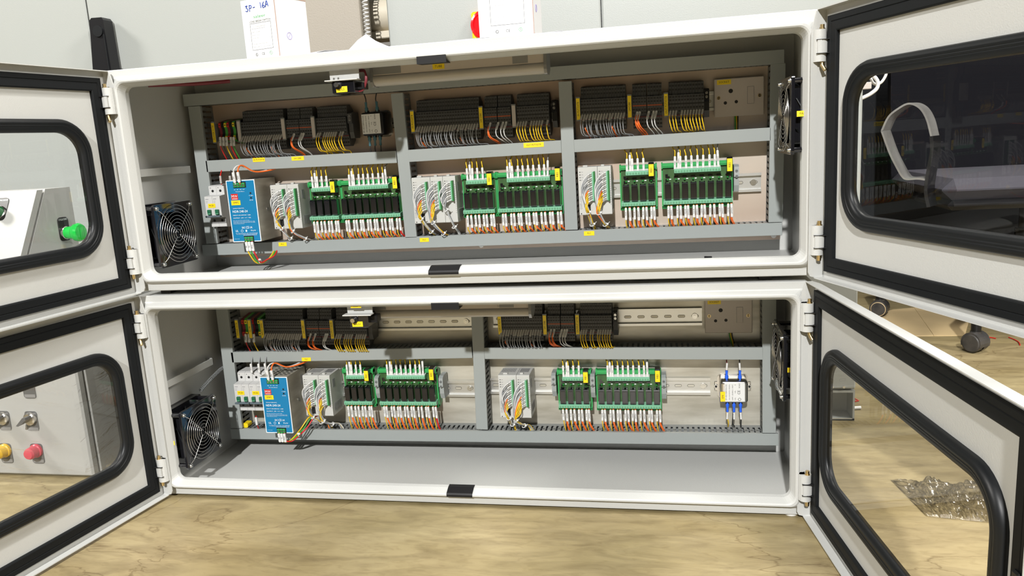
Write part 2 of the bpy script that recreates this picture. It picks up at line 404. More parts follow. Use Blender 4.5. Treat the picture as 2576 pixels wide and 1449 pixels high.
def door(E,sg,gx,gy,th,zb):
    """local frame: u = away from hinge, d = towards the outside of the door, z up (origin: lower hinge-side gasket corner)"""
    t=R(th); rot=-t if sg>0 else math.pi+t
    DW,G=604,379.2; m=12.5; u0,u1,z0,z1=-m,DW-m,-m,G+m
    def Y(d): return d*sg
    P=MB(); 
    def rr(a,b,c,e,r,d,n=6): return [(x,Y(d),z) for x,z in rrect(a,b,c,e,r,n)]
    su0,su1,sz0,sz1=43.2,543.5,71.2,G-71.5
    # tray with rounded window hole
    hole=lambda i,d,r: rr(su0+i,su1-i,sz0+i,sz1-i,r,d)
    P.loop([hole(13,6,45),rr(u0+1.5,u1-1.5,z0+1.5,z1-1.5,2,6),rr(u0+1.5,u1-1.5,z0+1.5,z1-1.5,2,-9),rr(u0,u1,z0,z1,3,-9),rr(u0,u1,z0,z1,3,6.5),rr(u0+2,u1-2,z0+2,z1-2,3,8),hole(13,8,45)],'paint',close=True)
    p=P.build('door',E,(gx,gy,zb),(0,0,rot))
    # flat hinge-side return of the tray, cut back at both corners
    g=MB(); x0,x1=u0+1,u0+3
    poly=[(Y(-9),z0+2),(Y(-9),z1-2),(Y(-11),z1-3),(Y(-19),z1-34),(Y(-19),z0+10),(Y(-16),z0+4)]
    g.prism(poly,'x',x0,x1,'paint'); g.build('hinge_flange',p)
    # foam gasket
    g=MB(); gw=22.9; o=lambda i,d: [(x,Y(d),z) for x,z in ((i,i),(DW-25-i,i),(DW-25-i,G-i),(i,G-i))]
    g.loop([o(0,6),o(0,1),o(1,0),o(8,.2),o(9,1.2),o(10,.2),o(21,0),o(gw,1),o(gw,6)],'rubber'); g.build('gasket',p)
    # rubber window profile
    g=MB(); sr=lambda i,d: rr(su0+i,su1-i,sz0+i,sz1-i,58-i*.8,d,10)
    g.loop([sr(0,6),sr(0,2),sr(2,-2.5),sr(6,-4.5),sr(9,-4.6),sr(9.6,-3.6),sr(10.4,-4.4),sr(12.5,-4),sr(13,-3),sr(14,-3.6),sr(20,-1.5),sr(22,2),sr(22,10),sr(12,12),sr(9,8.2)],'rubber2',smooth=True)
    g.build('window_seal',p)
    g=MB(); g.loop([rr(su0+16,su1-16,sz0+16,sz1-16,44,3),rr(su0+16,su1-16,sz0+16,sz1-16,44,6)],'glass')
    g.add(rr(su0+16,su1-16,sz0+16,sz1-16,44,3),[tuple(range(28))],'glass')
    g.build('window_pane',p)
    # inner lock bar at the free edge
    g=MB(); g.box(563,575,min(Y(-3),Y(6)),max(Y(-3),Y(6)),150,235,'black',2); g.cyl((569,192),'y',8,Y(-10),Y(-3),'steel'); g.build('lock_bar',p)
    return p
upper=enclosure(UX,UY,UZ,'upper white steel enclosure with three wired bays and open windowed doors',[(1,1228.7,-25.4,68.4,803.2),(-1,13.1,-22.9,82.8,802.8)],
   dict(tapes=[((596,646),True),((587,641),False)],plate='galv_warm_reflection'))
lower=enclosure(0,0,0,'lower white steel enclosure standing on the floor with two wired bays',[(1,1216.9,-16.6,82.5,392.5),(-1,4.7,-20.4,81.3,394)],
   dict(tapes=[((586,636),True),((586.5,635),False)],plate='galv'))
MB().cyl((1190,14),'z',11,-4,0,'white',20).cyl((30,240),'z',11,-4,0,'white').cyl((30,30),'z',11,-4,0,'white').cyl((1190,240),'z',11,-4,0,'white').build('foot_washer',lower)
MB().box(40,60,20,240,H,UZ,'felt').box(W-80,W-60,20,240,H,UZ,'felt').build('spacer_strip',lower)
YU,YL=203,206
PU,PL=UY+D-15,D-15     # front of mounting plates
#BAYS
def adopt(o,parent):
    "parent an object built in world coordinates"
    o.parent=parent; o.matrix_parent_inverse=parent.matrix_basis.inverted(); return o
# ------------------------------------------------------------------ wiring ducts
def duct(px,Y,depth,label,group,vertical=False,stickers=()):
    P=[at(x,z,Y) for x,z in px]       # TL TR BR BL
    if vertical:
        a=((P[0][0]+P[1][0])/2,(P[0][1]+P[1][1])/2); b=((P[2][0]+P[3][0])/2,(P[2][1]+P[3][1])/2); a,b=b,a
        hgt=(abs(P[1][0]-P[0][0])+abs(P[2][0]-P[3][0]))/2
    else:
        a=((P[0][0]+P[3][0])/2,(P[0][1]+P[3][1])/2); b=((P[1][0]+P[2][0])/2,(P[1][1]+P[2][1])/2)
        hgt=(abs(P[0][1]-P[3][1])+abs(P[1][1]-P[2][1]))/2
    L=math.hypot(b[0]-a[0],b[1]-a[1]); ang=math.atan2(b[1]-a[1],b[0]-a[0])
    root=empty('wiring_duct',label,'wiring duct',((a[0]+b[0])/2,Y,(a[1]+b[1])/2),(0,-ang,0),group)
    h=hgt/2; m=MB()
    m.box(-L/2,L/2,depth-1.5,depth,-h+1,h-1,'duct_in')
    for s in (-1,1):
        z0,z1=(h-2.3,h-.9) if s>0 else (-h+.9,-h+2.3)
        m.box(-L/2,L/2,depth-11,depth-1.5,z0,z1,'duct_in')
        n=int(L/10.6); p=L/n
        for i in range(n):
            x=-L/2+p*(i+.5); m.box(x-3.1,x+3.1,4,depth-11,z0,z1,'duct_in')
            m.box(x-4.1,x+4.1,18,22,z0,z1,'duct_in')
    m.build('duct_body',root)
    c=MB(); c.box(-L/2-.5,L/2+.5,0,1.6,-h,h,'duct',.5)
    c.box(-L/2,L/2,1.6,7,h-1.2,h,'duct').box(-L/2,L/2,1.6,7,-h,-h+1.2,'duct'); c.build('duct_cover',root)
    for px_,py_,w_,h_,t in stickers:
        x,z=at(px_,py_,Y-.4); s=MB(); dz=math.tan(ang) if not vertical else 0
        sticker(s,(x,Y-.3,z),w_,h_,t,right=Vector((1,0,dz)).normalized(),tsize=3.1)
        adopt(s.build('label_sticker'),root)
    return root
GU='grey slotted ducts in the upper enclosure'; GL='grey slotted ducts in the lower enclosure'
duct([(459.9,237.5),(1972.2,124.2),(1972.8,158.8),(462.4,268)],YU,52,'long dark grey wiring duct across the top of the upper enclosure',GU)
duct([(509.5,616),(1968.3,559.8),(1966,592),(510,643.3)],YU,52,'long grey wiring duct along the bottom of the upper enclosure',GU,
     stickers=[(711,614.5,18,8,'PLC'),(1067.5,603.5,19,8,'PLC'),(1482,587,20,8.5,'PLC')])
duct([(472.3,269),(502.7,267),(547.5,611.7),(519.4,613)],YU,52,'vertical grey duct at the left end of the upper enclosure',GU,True)
duct([(983,237),(1012.5,233),(1048.6,597),(1019.3,598)],YU,52,'vertical grey duct between the left and middle bays of the upper enclosure',GU,True)
duct([(1405.3,206.5),(1437,204),(1453.7,577),(1421,578.5)],YU,52,'vertical grey duct between the middle and right bays of the upper enclosure',GU,True)
duct([(1939.4,161.5),(1976.2,160),(1969.5,557.5),(1933,559.5)],YU,52,'vertical grey duct at the right end beside the socket of the upper enclosure',GU,True)
duct([(517.8,403.8),(995.8,379.8),(997.6,409.6),(520,433.8)],YU,52,'short grey duct across the upper left bay with two yellow stickers',GU,
     stickers=[(651,402,27,8,'IN PUTX4TB'),(749,398.5,27,8,'24V DBK')])
duct([(1026.6,377),(1410.8,352.8),(1411.4,384.5),(1028.9,407.8)],YU,52,'short grey duct across the upper middle bay with one yellow sticker',GU,
     stickers=[(1342.5,364.5,39,9,'OUT PUTX5TB')])
duct([(1444.2,351.2),(1938.6,320.9),(1937.9,353.7),(1445.2,383.5)],YU,52,'plain grey duct across the upper right bay under the socket',GU)
duct([(579,1079),(1957.7,1091.6),(1957.7,1121.4),(583,1104.5)],YL,49,'long grey wiring duct along the bottom of the lower enclosure',GL)
duct([(541,766),(571,766),(609.3,1077),(580.5,1077)],YL,49,'vertical grey duct at the left end of the lower enclosure',GL,True)
duct([(1183,766),(1214,766),(1226,1080),(1199,1080)],YL,49,'vertical grey duct between the two bays of the lower enclosure',GL,True)
duct([(1917,748),(1954,748),(1951.3,1089),(1919,1089)],YL,49,'vertical grey duct at the right end beside the filter of the lower enclosure',GL,True)
duct([(580.9,886.3),(1186,873.5),(1187.3,900.8),(584,912.5)],YL,49,'grey duct across the lower left bay with one yellow sticker',GL,stickers=[(770.5,904,21,8,'PLC')])
duct([(1218.4,875),(1919,875),(1919,905),(1220,903.6)],YL,49,'plain grey duct across the lower right bay',GL)
# ------------------------------------------------------------------ rails
def rail(x0,x1,z,yb,label,group):
    m=MB(); f=yb-7.5; L=x1-x0
    prof=[(f,-17.5),(f,-12.5),(yb-1,-12.5),(yb-1,12.5),(f,12.5),(f,17.5),(f+1,17.5),(f+1,13.5),(yb,13.5),(yb,-13.5),(f+1,-13.5),(f+1,-17.5)]
    m.prism([(a,b+z) for a,b in prof],'x',x0,x1,'alu')
    n=int(L/25)
    for i in range(n):
        c=x0+L*(i+.5)/n
        for r,mm,e in ((2.9,'hole',.25),(2.3,'galv',.5)):
            m.add([(a,yb-1-e,b) for a,b in rrect(c-6.5-r+2.3,c+6.5+r-2.3,z-r,z+r,r-.05,4)],[tuple(range(20))],mm)
    m.cyl((x1-14,z),'y',5.5,yb-3.2,yb-1,'steel',16).cyl((x1-14,z),'y',3.2,yb-4.4,yb-3.2,'steel',6)
    return tag(m.build('mounting_rail'),label,'mounting rail',group)
def rails(Y,pb,rows,grp):
    for a,b,lab in rows:
        x0,z0=at(*a,pb-5); x1,z1=at(*b,pb-5); rail(x0,x1,(z0+z1)/2,pb,lab,grp)
rails(YU,PU,[((600,326),(885,314),'short rail behind the terminal blocks of the upper left bay'),((1040,304),(1392,285),'short rail behind the terminal blocks of the upper middle bay'),
 ((1455,273),(1797,257),'rail behind the terminal blocks reaching the upper socket plate'),((560,520),(1016,508),'rail behind the power supply and relay boards of the upper left bay'),
 ((1040,506),(1418,490),'rail behind the controller and relay boards of the upper middle bay'),((1456,484),(1915,452),'rail under the upper socket with a bare end beside the big relay board')],'steel mounting rails of the upper enclosure')
rails(YL,PL,[((600,822),(1187,803),'slotted steel rail with a long bare stretch in the top of the lower left bay'),((1240,805),(1766,794),'slotted steel rail with a long bare stretch beside the lower socket plate'),
 ((612,985),(1196,968),'rail behind the power supply and relay boards of the lower left bay'),((1232,968),(1787,974),'rail behind the relay boards of the lower right bay')],'steel mounting rails of the lower enclosure')
# ------------------------------------------------------------------ terminal blocks
def term_mesh(wd,main='term',jump=None,low='darkred'):
    m=MB(); x0,x1=.15,wd-.15
    prof=[(0,16),(0,-16),(9,-18.5),(11,-38),(28,-41),(44,-30),(44,30),(28,41),(11,38),(9,18.5)]
    m.prism(prof,'x',x0,x1,main); c=wd/2
    def disk(z,y,r=1.95): m.add([(c+r*math.cos(a*math.pi/5),y,z+r*math.sin(a*math.pi/5)) for a in range(10)],[tuple(range(10))],'hole')
    def sq(z,y,r=1.65): m.add([(c-r,y,z-r),(c+r,y,z-r),(c+r,y,z+r),(c-r,y,z+r)],[(0,1,2,3)],'hole')
    for s in (1,-1): disk(12.7*s,-.2);sq(6.9*s,-.2);disk(33*s,10.1);sq(26*s,9.3)
    m.box(x0,x1,-.25,.1,-1.3,1.3,'hole')
    if jump: m.box(x0-.2,x1+.2,-.8,.1,-.9,.9,jump)
    m.box(x0,x1,8,9.2,-21,-19.6,low)
    return m
mat('jumper',(.42,.09,.03),.4)
TB=term_mesh(5.0); TBJ=term_mesh(5.0,jump='jumper')
ORD='first second third fourth fifth sixth seventh eighth ninth tenth eleventh twelfth thirteenth fourteenth fifteenth sixteenth seventeenth eighteenth nineteenth twentieth'.split()+['twenty '+q for q in 'first second third fourth fifth sixth'.split()]
T0=None;T1=None
def terms(x0,x1,n,z0,z1,Y,label,group,jump=False,off=0):
    global T0,T1
    p=(x1-x0)/n
    for i in range(n):
        src=T1 if jump else T0
        if src is None:
            o=(TBJ if jump else TB).build('terminal_block')
            if jump: T1=o
            else: T0=o
        else: o=src.copy(); COL.objects.link(o)
        o.location=((x0+p*i)*S,Y*S,(z0+(z1-z0)*i/n)*S); o.scale=(p/5.0,1,1)
        tag(o,label%ORD[i+off],'terminal block',group)
    return p
def marker(x,z,Y,text,label,wd=8,hh=44,yellow=True):
    r=empty('terminal_marker',label,'terminal marker',(x,Y,z),group='upright markers between the terminal blocks')
    MB().box(-wd/2,wd/2,0,3,-hh/2,hh/2,'duct_in').box(-wd/2+1,wd/2-1,3,44,-hh/2+4,hh/2-4,'duct_in').build('carrier',r)
    m=MB()
    if yellow: sticker(m,(0,-.2,0),wd-1.4,hh-5,text,(0,0,1),(-1,0,0),tsize=3.6)
    else: sticker(m,(0,-.2,0),wd-1.4,hh-5,None,(0,0,1),(-1,0,0),col='white')
    # sticker() plate is laid along its own axes: width is across, so swap
    m.v=[]; m.f=[]; m.m=[]; m.sm=[]; m.names=[]
    sticker(m,(0,-.2,0),hh-5,wd-1.4,text if yellow else None,(0,0,1),(-1,0,0),col='yellow' if yellow else 'cream',tsize=3.4)
    m.build('label_strip',r); return r
def end_clamp(x,z,Y,label,col='black'):
    r=empty('end_clamp',label,'end clamp',(x,Y,z),group='end clamps on the mounting rails')
    m=MB(); m.prism([(10,25),(4,22),(3,4),(8,2),(8,-14),(12,-26),(40,-26),(44,0),(40,25)],'x',-4.5,4.5,col); m.build('body',r)
    for zz in (17,10): MB().cyl((0,zz),'y',2.4,2.6,4.5,'steel').box(-2,2,2.3,2.7,zz-.4,zz+.4,'hole').build('screw',r)
    return r
def power_terms(x0,x1,z,Y,cols,bay):
    p=(x1-x0)/len(cols)
    for i,c in enumerate(cols):
        r=MB(); b={'r':'red','k':'black','g':'yellow'}[c]
        r.prism([(6,20),(2,12),(6,4),(6,-4),(2,-12),(6,-20),(40,-26),(44,0),(40,26)],'x',.2,p-.2,{'r':'darkred','k':'black','g':'wire_green'}[c])
        for s in (13,-13): r.box(.8,p-.8,2,6,s-4,s+4,{'r':'red','k':'rubber2','g':'yellow'}[c]).add([(p/2+1.5*math.cos(a),1.8,s+1.5*math.sin(a)) for a in [k*math.pi/4 for k in range(8)]],[tuple(range(8))],'hole')
        o=r.build('power_terminal',None,(x0+p*i,Y,z))
        tag(o,'%s power terminal, %s from the left in the %s'%({'r':'dark red','k':'black','g':'green and yellow'}[c],ORD[i],bay),'terminal block','power terminals of the '+bay)
# ------------------------------------------------------------------ wires
STUFF=MB()
def wire(label,group,path,col,r=.95,sleeve=None,n=5,extra=None,k=6,stuff=False):
    m=STUFF if stuff else MB(); m.tube(smooth(path,n),r,col,k)
    if extra:
        for p in extra: m.tube(smooth(p,n),r,col,k)
    o=None if stuff else tag(m.build('wire'),label,'wire',group)
    if sleeve:
        a,b,wd,text,sc_=sleeve; a=Vector(a);b=Vector(b); d=(b-a); L=d.length; d.normalize()
        rgt=Vector((1,0,0)); rgt=(rgt-d*rgt.dot(d)).normalized(); nrm=rgt.cross(d)
        if nrm.y>0: nrm=-nrm
        s=STUFF if stuff else MB(); hw=wd/2; hd=wd*.38; vs=[]
        for t,q in ((0,.8),(.06,1),(.94,1),(1,.8)):
            for u,v in ((-1,-.6),(-.6,-1),(.6,-1),(1,-.6),(1,.6),(.6,1),(-.6,1),(-1,.6)):
                vs.append(a+d*(L*t)+rgt*(u*hw*q)-nrm*(v*hd*q))
        F=[(i*8+j,i*8+(j+1)%8,(i+1)*8+(j+1)%8,(i+1)*8+j) for i in range(3) for j in range(8)]+[tuple(range(8)),tuple(range(24,32))]
        s.add(vs,F,sc_)
        if text: s.text(text,(a+b)/2+nrm*(hd+.15),wd*.62,'ink',d,-rgt)
        if not stuff: s.build('marker_sleeve',o)
    return o
def rj(a): return random.uniform(-a,a)
def wires_A(x0,p,n,z0,z1,Y,zd,bay,skip=()):
    for i in range(n):
        if i in skip: continue
        x=x0+p*(i+.5); z=z0+(z1-z0)*i/n-13; dx=rj(2)
        sp=(-2.5+rj(1),-5,-9+rj(2)); e=Vector((x+sp[0],Y-2+sp[1],z+sp[2]))
        xe=x+8+rj(7)
        wire('grey wire hanging from the input terminal blocks of the '+bay,'grey input wires of the '+bay,
             [(x,Y-1,z),tuple(e),(x-3+dx,Y-9,z-22),(x+dx,Y-3,z-36),(xe,Y+16,zd+1),(xe+3,Y+22,zd-9)],'wire_grey',.85,
             ((e.x,e.y,e.z),(x,Y,z+1.5),3.9,None,'sleeve_grey'),n=4,stuff=True)
def wires_B(xs,z,Y,zd,col,bay,cname,txt):
    for i,x in enumerate(xs):
        xe=x+9+rj(3)
        wire('%s %s wire marked %s below the supply terminals, %s'%(ORD[i],cname,txt,bay),'%s supply wires of the %s'%(cname,bay),
             [(x,Y-1,z-13),(x-3,Y-10,z-24),(x-1,Y-11,z-38),(xe,Y+10,zd+1),(xe+2,Y+20,zd-9)],col,1.0,
             ((x-3,Y-9,z-25),(x+1,Y,z-11),4.0,txt,'sleeve'),n=4,
             extra=[[(x-3,Y-8,z-24),(x+2,Y-12,z-38),(xe+3,Y+9,zd+2),(xe+5,Y+18,zd-9)]] if cname=='orange' else None)
def wires_C(x0,p,n,z0,z1,Y,zd,bay,skip=()):
    for i in range(n):
        if i in skip: continue
        x=x0+p*(i+.5); z=z0+(z1-z0)*i/n-13; xe=x+6+rj(5)
        e=(x-2,Y-6,z-8)
        wire('yellow wire hanging from the %s output terminal block of the %s'%(ORD[i],bay),'yellow output wires of the '+bay,
             [(x,Y-1,z),e,(x-2+rj(1),Y-10,z-18),(x+2,Y-6,z-34),(xe,Y+12,zd+1),(xe+1,Y+20,zd-9)],'yellow_wire',1.0,
             (e,(x,Y,z+1),3.7,None,'sleeve_grey'),n=4,stuff=bay.startswith('lower'))
def terminal_row(bay,Y,zd,A,B,C,mk,zmid,clampx,ncA,ncB,ncC,pw=None,orange=(),white=(),skipC=()):
    """A,B,C: pixel ranges of the input, supply and output groups; zmid: pixels of the centre line at both ends"""
    xa,za=at(*zmid[0],Y); xb,zb=at(*zmid[1],Y)
    Z=lambda x: za+(zb-za)*(x-xa)/(xb-xa)
    X=lambda px: at(px,zmid[0][1]+(zmid[1][1]-zmid[0][1])*(px-zmid[0][0])/(zmid[1][0]-zmid[0][0]),Y)[0]
    a0,a1=X(A[0]),X(A[1]); pA=terms(a0,a1,ncA,Z(a0),Z(a1),Y,'grey input terminal block, %s from the left in the '+bay,'input terminal blocks of the '+bay)
    for b in B:
        b0,b1=X(b[0]),X(b[1]); terms(b0,b1,ncB,Z(b0),Z(b1),Y,'grey jumpered terminal block, %s from the left in the '+bay,'supply terminal blocks of the '+bay,True,off=ncB*B.index(b))
    c0,c1=X(C[0]),X(C[1]); pC=terms(c0,c1,ncC,Z(c0),Z(c1),Y,'grey output terminal block, %s from the left in the '+bay,'output terminal blocks of the '+bay)
    for px,text,lab in mk:
        x=X(px); marker(x,Z(x)-1,Y-4,text,lab,yellow=bool(text))
    if clampx: end_clamp(X(clampx),Z(c1),Y-2,'dark end clamp right of the output terminal blocks in the '+bay,'term_edge' if 'left' in bay else 'black')
    if pw: power_terms(X(pw[0]),X(pw[1]),Z(X(pw[0])),Y,pw[2],bay)
    wires_A(a0,pA,ncA,Z(a0),Z(a1),Y,zd,bay,skip=())
    wires_B([X(q) for q in orange],Z(X(orange[0])),Y,zd,'orange',bay,'orange','24VDC')
    wires_B([X(q) for q in white],Z(X(white[0])),Y,zd,'wire_white',bay,'white','0VDC')
    wires_C(c0,pC,ncC,Z(c0),Z(c1),Y,zd,bay,skipC)
    # a few low orange wires behind the grey ones
    for q in (a0+8,a0+(a1-a0)*.7):
        wire('short orange wire low behind the grey wires of the '+bay,'low orange wires of the '+bay,[(q,Y+8,Z(q)-33),(q-1,Y-2,Z(q)-37),(q+3,Y+4,Z(q)-46),(q+8,Y+18,zd-6)],'orange',1,((q-1,Y-1,Z(q)-38),(q+1,Y+8,Z(q)-31),3.6,None,'sleeve_grey'),stuff=True)
YT=206
terminal_row('upper left bay',YT,at(700,392,225)[1],(608,710.4),[(721,752),(753.5,784)],(796.5,871),
 [(540,'POWER X1TB','yellow marker reading POWER X1TB at the left end of the upper left bay'),(604,'','blank grey marker between power and input terminals of the upper left bay'),(715,'','blank grey marker before the supply terminals of the upper left bay'),(790,'','blank grey marker before the output terminals of the upper left bay')],
 ((608,329),(871,315)),880,17,5,13,(549,597,'rkgrkgk'),(738,),(757,762),skipC=(2,9,12))
terminal_row('upper middle bay',YT,at(1200,365,225)[1],(1046.6,1204),[(1218,1250),(1252,1285)],(1300,1381),
 [(1039,'IN PUTX4TB','yellow marker reading IN PUTX4TB in the upper middle bay'),(1211,'24V DBK','yellow marker reading 24V DBK in the upper middle bay'),(1293.5,'','blank grey marker before the output terminals of the upper middle bay')],
 ((1046.6,304.3),(1381,285.7)),1394,24,5,12,None,(1232,),(1252,1264,1272),skipC=(4,10))
terminal_row('upper right bay',YT,at(1650,337,225)[1],(1461,1574),[(1591,1626),(1628.5,1665.5)],(1683,1771.5),
 [(1455,'IN PUTX4TB','yellow marker reading IN PUTX4TB beside the upper right bay duct'),(1584,'24VDBK','yellow marker reading 24VDBK in the upper right bay'),(1675.5,'OUT PUTX5TB','yellow marker reading OUT PUTX5TB in the upper right bay')],
 ((1461,273),(1771,258)),1778,16,5,12,None,(1602,1608),(1631,1643,1650),skipC=(3,))
terminal_row('lower left bay',YT,at(760,882,225)[1],(665.6,759.4),[(771,801),(802.5,832)],(844,922),
 [(599,'POWER X1TB','yellow marker reading POWER X1TB in the lower left bay'),(631,'X2 TB','yellow marker reading X2 TB in the lower left bay'),(661.5,'INPUT X4TB','yellow marker reading INPUT X4TB in the lower left bay'),(765,'24V DBK','yellow marker reading 24V DBK in the lower left bay'),(836.5,'OUTPUT X5TB','yellow marker reading OUTPUT X5TB in the lower left bay')],
 ((665.6,826),(921,827)),928,17,5,14,(606,655,'rgkrkg'),(780,792),(818,822),skipC=(3,8))
terminal_row('lower right bay',YT,at(1400,872,225)[1],(1260,1363.6),[(1377.7,1409),(1411,1443.8)],(1459.8,1539),
 [(1258,'INPUT X6TB','yellow marker reading INPUT X6TB in the lower right bay'),(1371,'24V DBK','yellow marker reading 24V DBK in the lower right bay'),(1453,'OUTPUT X7TB','yellow marker reading OUTPUT X7TB in the lower right bay')],
 ((1260,815.5),(1537,814)),1548,17,5,13,None,(1385,1393),(1412,1419,1425),skipC=(3,6))
tag(STUFF.build('terminal_wiring'),'many thin grey wires with grey sleeves hanging from the terminal rows','wires',kind='stuff')
# power wires of the left bays
for bay,px,pz,Y,zd in (('upper left bay',(556,564,572,583,590),356,206,at(560,398,225)[1]),('lower left bay',(620,628,640),850,206,at(620,884,225)[1])):
    for i,q in enumerate(px):
        x,z=at(q,pz,Y); c=['red','wire_black','yellow_wire','red','wire_green'][i]
        wire('%s power wire with a white marker in the %s'%(['red','black','yellow','second red','green'][i],bay),'power wires of the '+bay,[(x,Y+2,z+10),(x,Y-4,z-6),(x,Y,z-18),(x+2,Y+14,zd-8)],c,1.2,((x,Y-4,z-9),(x,Y-1,z+9),5,['PH1','N1','PE','PH2','N2'][i],'sleeve'))
# ------------------------------------------------------------------ relay boards
def relay_board(x,z,Wb,n,Yp,label,bay,tagtext,big):
    HB=86.5
    r=empty('relay_board',label,'relay board',(x,Yp,z),group='green relay boards')
    c=MB()   # carrier
    c.prism([(4,0),(-3,2),(-3,6),(2,7),(2,HB-12),(-4,HB-11),(-6,HB-4),(-2,HB),(8,HB+1),(24,HB-6),(24,6),(10,0)],'x',0,2.5,'green')
    c.prism([(4,0),(-3,2),(-3,6),(2,7),(2,HB-12),(-4,HB-11),(-6,HB-4),(-2,HB),(8,HB+1),(24,HB-6),(24,6),(10,0)],'x',Wb-2.5,Wb,'green')
    c.box(1,Wb-1,3,20,4,HB-4,'green_dark'); c.box(0,Wb,-3,6,0,6.5,'green',1); c.box(0,Wb,-4,8,HB-10,HB-1,'green',1.2); c.box(2,Wb-2,-5.2,-4,HB-7,HB-5,'green',.4)
    c.build('carrier',r)
    b=MB(); b.box(2.5,Wb-2.5,1,2.6,7,HB-11,'pcb')
    for i in range(3 if big else 2): b.box(7,12,-1,1,HB-26-9*i,HB-21.5-9*i,'relay')
    b.build('circuit_board',r)
    def strip(xa,xb,za,zb,m_,top):
        s=MB(); k=(xb-xa)/(m_-1)
        s.prism([(1,za),(-12,za),(-16,za+1.5),(-16,zb-1),(-13,zb+.5),(1,zb+4 if top else zb+2)],'x',xa-k/2-.6,xb+k/2+.6,'green_light')
        for i in range(m_):
            q=xa+k*i; zc=(za+zb)/2
            s.add([(q+1.75*math.cos(a*math.pi/6),-16.15,zc+1.75*math.sin(a*math.pi/6)) for a in range(12)],[tuple(range(12))],'green_dark')
            s.add([(q+1.25*math.cos(a*math.pi/4),-16.3,zc+1.25*math.sin(a*math.pi/4)) for a in range(8)],[tuple(range(8))],'green_light')
            s.box(q-.9,q+.9,-16.5,-16.3,zc-.2,zc+.2,'hole')
        if top: s.prism([(-13.2,zb+.6),(-4,zb+3),(-4,zb+3.4),(-13.4,zb+1)],'x',xa-k/2,xb+k/2,'white')
        s.build('screw_terminal_strip',r)
    if big: strip(26.7,104.7,66,74,16,True); strip(6,125.5,8,16,24,False); xs=[11.3+15.65*i for i in range(8)]
    else: strip(15.5,52.7,66,74,8,True); strip(5.7,63,8,16,12,False); xs=[12+15.7*i for i in range(4)]
    for q in xs:
        m=MB(); m.prism([(a,b_) for a,b_ in rrect(-17,1,18,49,2.2,2)],'x',q-5.6,q+5.6,'relay')
        m.box(q-4.6,q+4.6,-17.6,-16.9,22,45,'relay',.3).box(q-5,q-3,-16,-2,49,50.5,'relay').box(q+3,q+5,-16,-2,49,50.5,'relay').box(q-5.5,q+5.5,-5,1,15.5,18,'relay'); m.build('relay',r)
        m=MB(); m.lathe((q,54.5),'y',[(-5,0.01),(-4.6,1.1),(-3.6,1.75),(1,1.8)],'led',10); m.box(q+3,q+6.5,.4,1,54.5,56,'inkw').box(q-4,q+4,-1.5,1,58.5,61,'relay'); m.build('indicator_light',r)
    tx=(118.2,128.6) if big else (54.5,65)
    zt=(HB-22,HB+6) if big else (HB-24,HB+3)
    m=MB(); m.box(*tx,-18,1,zt[0],zt[1],'relay',1); m.build('fuse_holder',r)
    m=MB(); sticker(m,((tx[0]+tx[1])/2,-18.2,(zt[0]+zt[1])/2-1),zt[1]-zt[0]-5,9.2,tagtext,(0,0,1),(-1,0,0),tsize=4); m.build('label_sticker',r)
    return xs
BOT_B=[11.7,16.9,28.4,33.9,42.7,47.7,58.2,63.7,72.7,77.8,88.2,95.2,105,109.9,120.5,126.2]
BOT_A=[10.5,17.7,26.6,33.8,43.2,49.1,58.4,63.4]
TOP_B=[25,31,34.8,45.6,55.6,66,76.3,87.8,97.3,103.7]
TOP_A=[14.6,20.9,25,35.2,45.9]
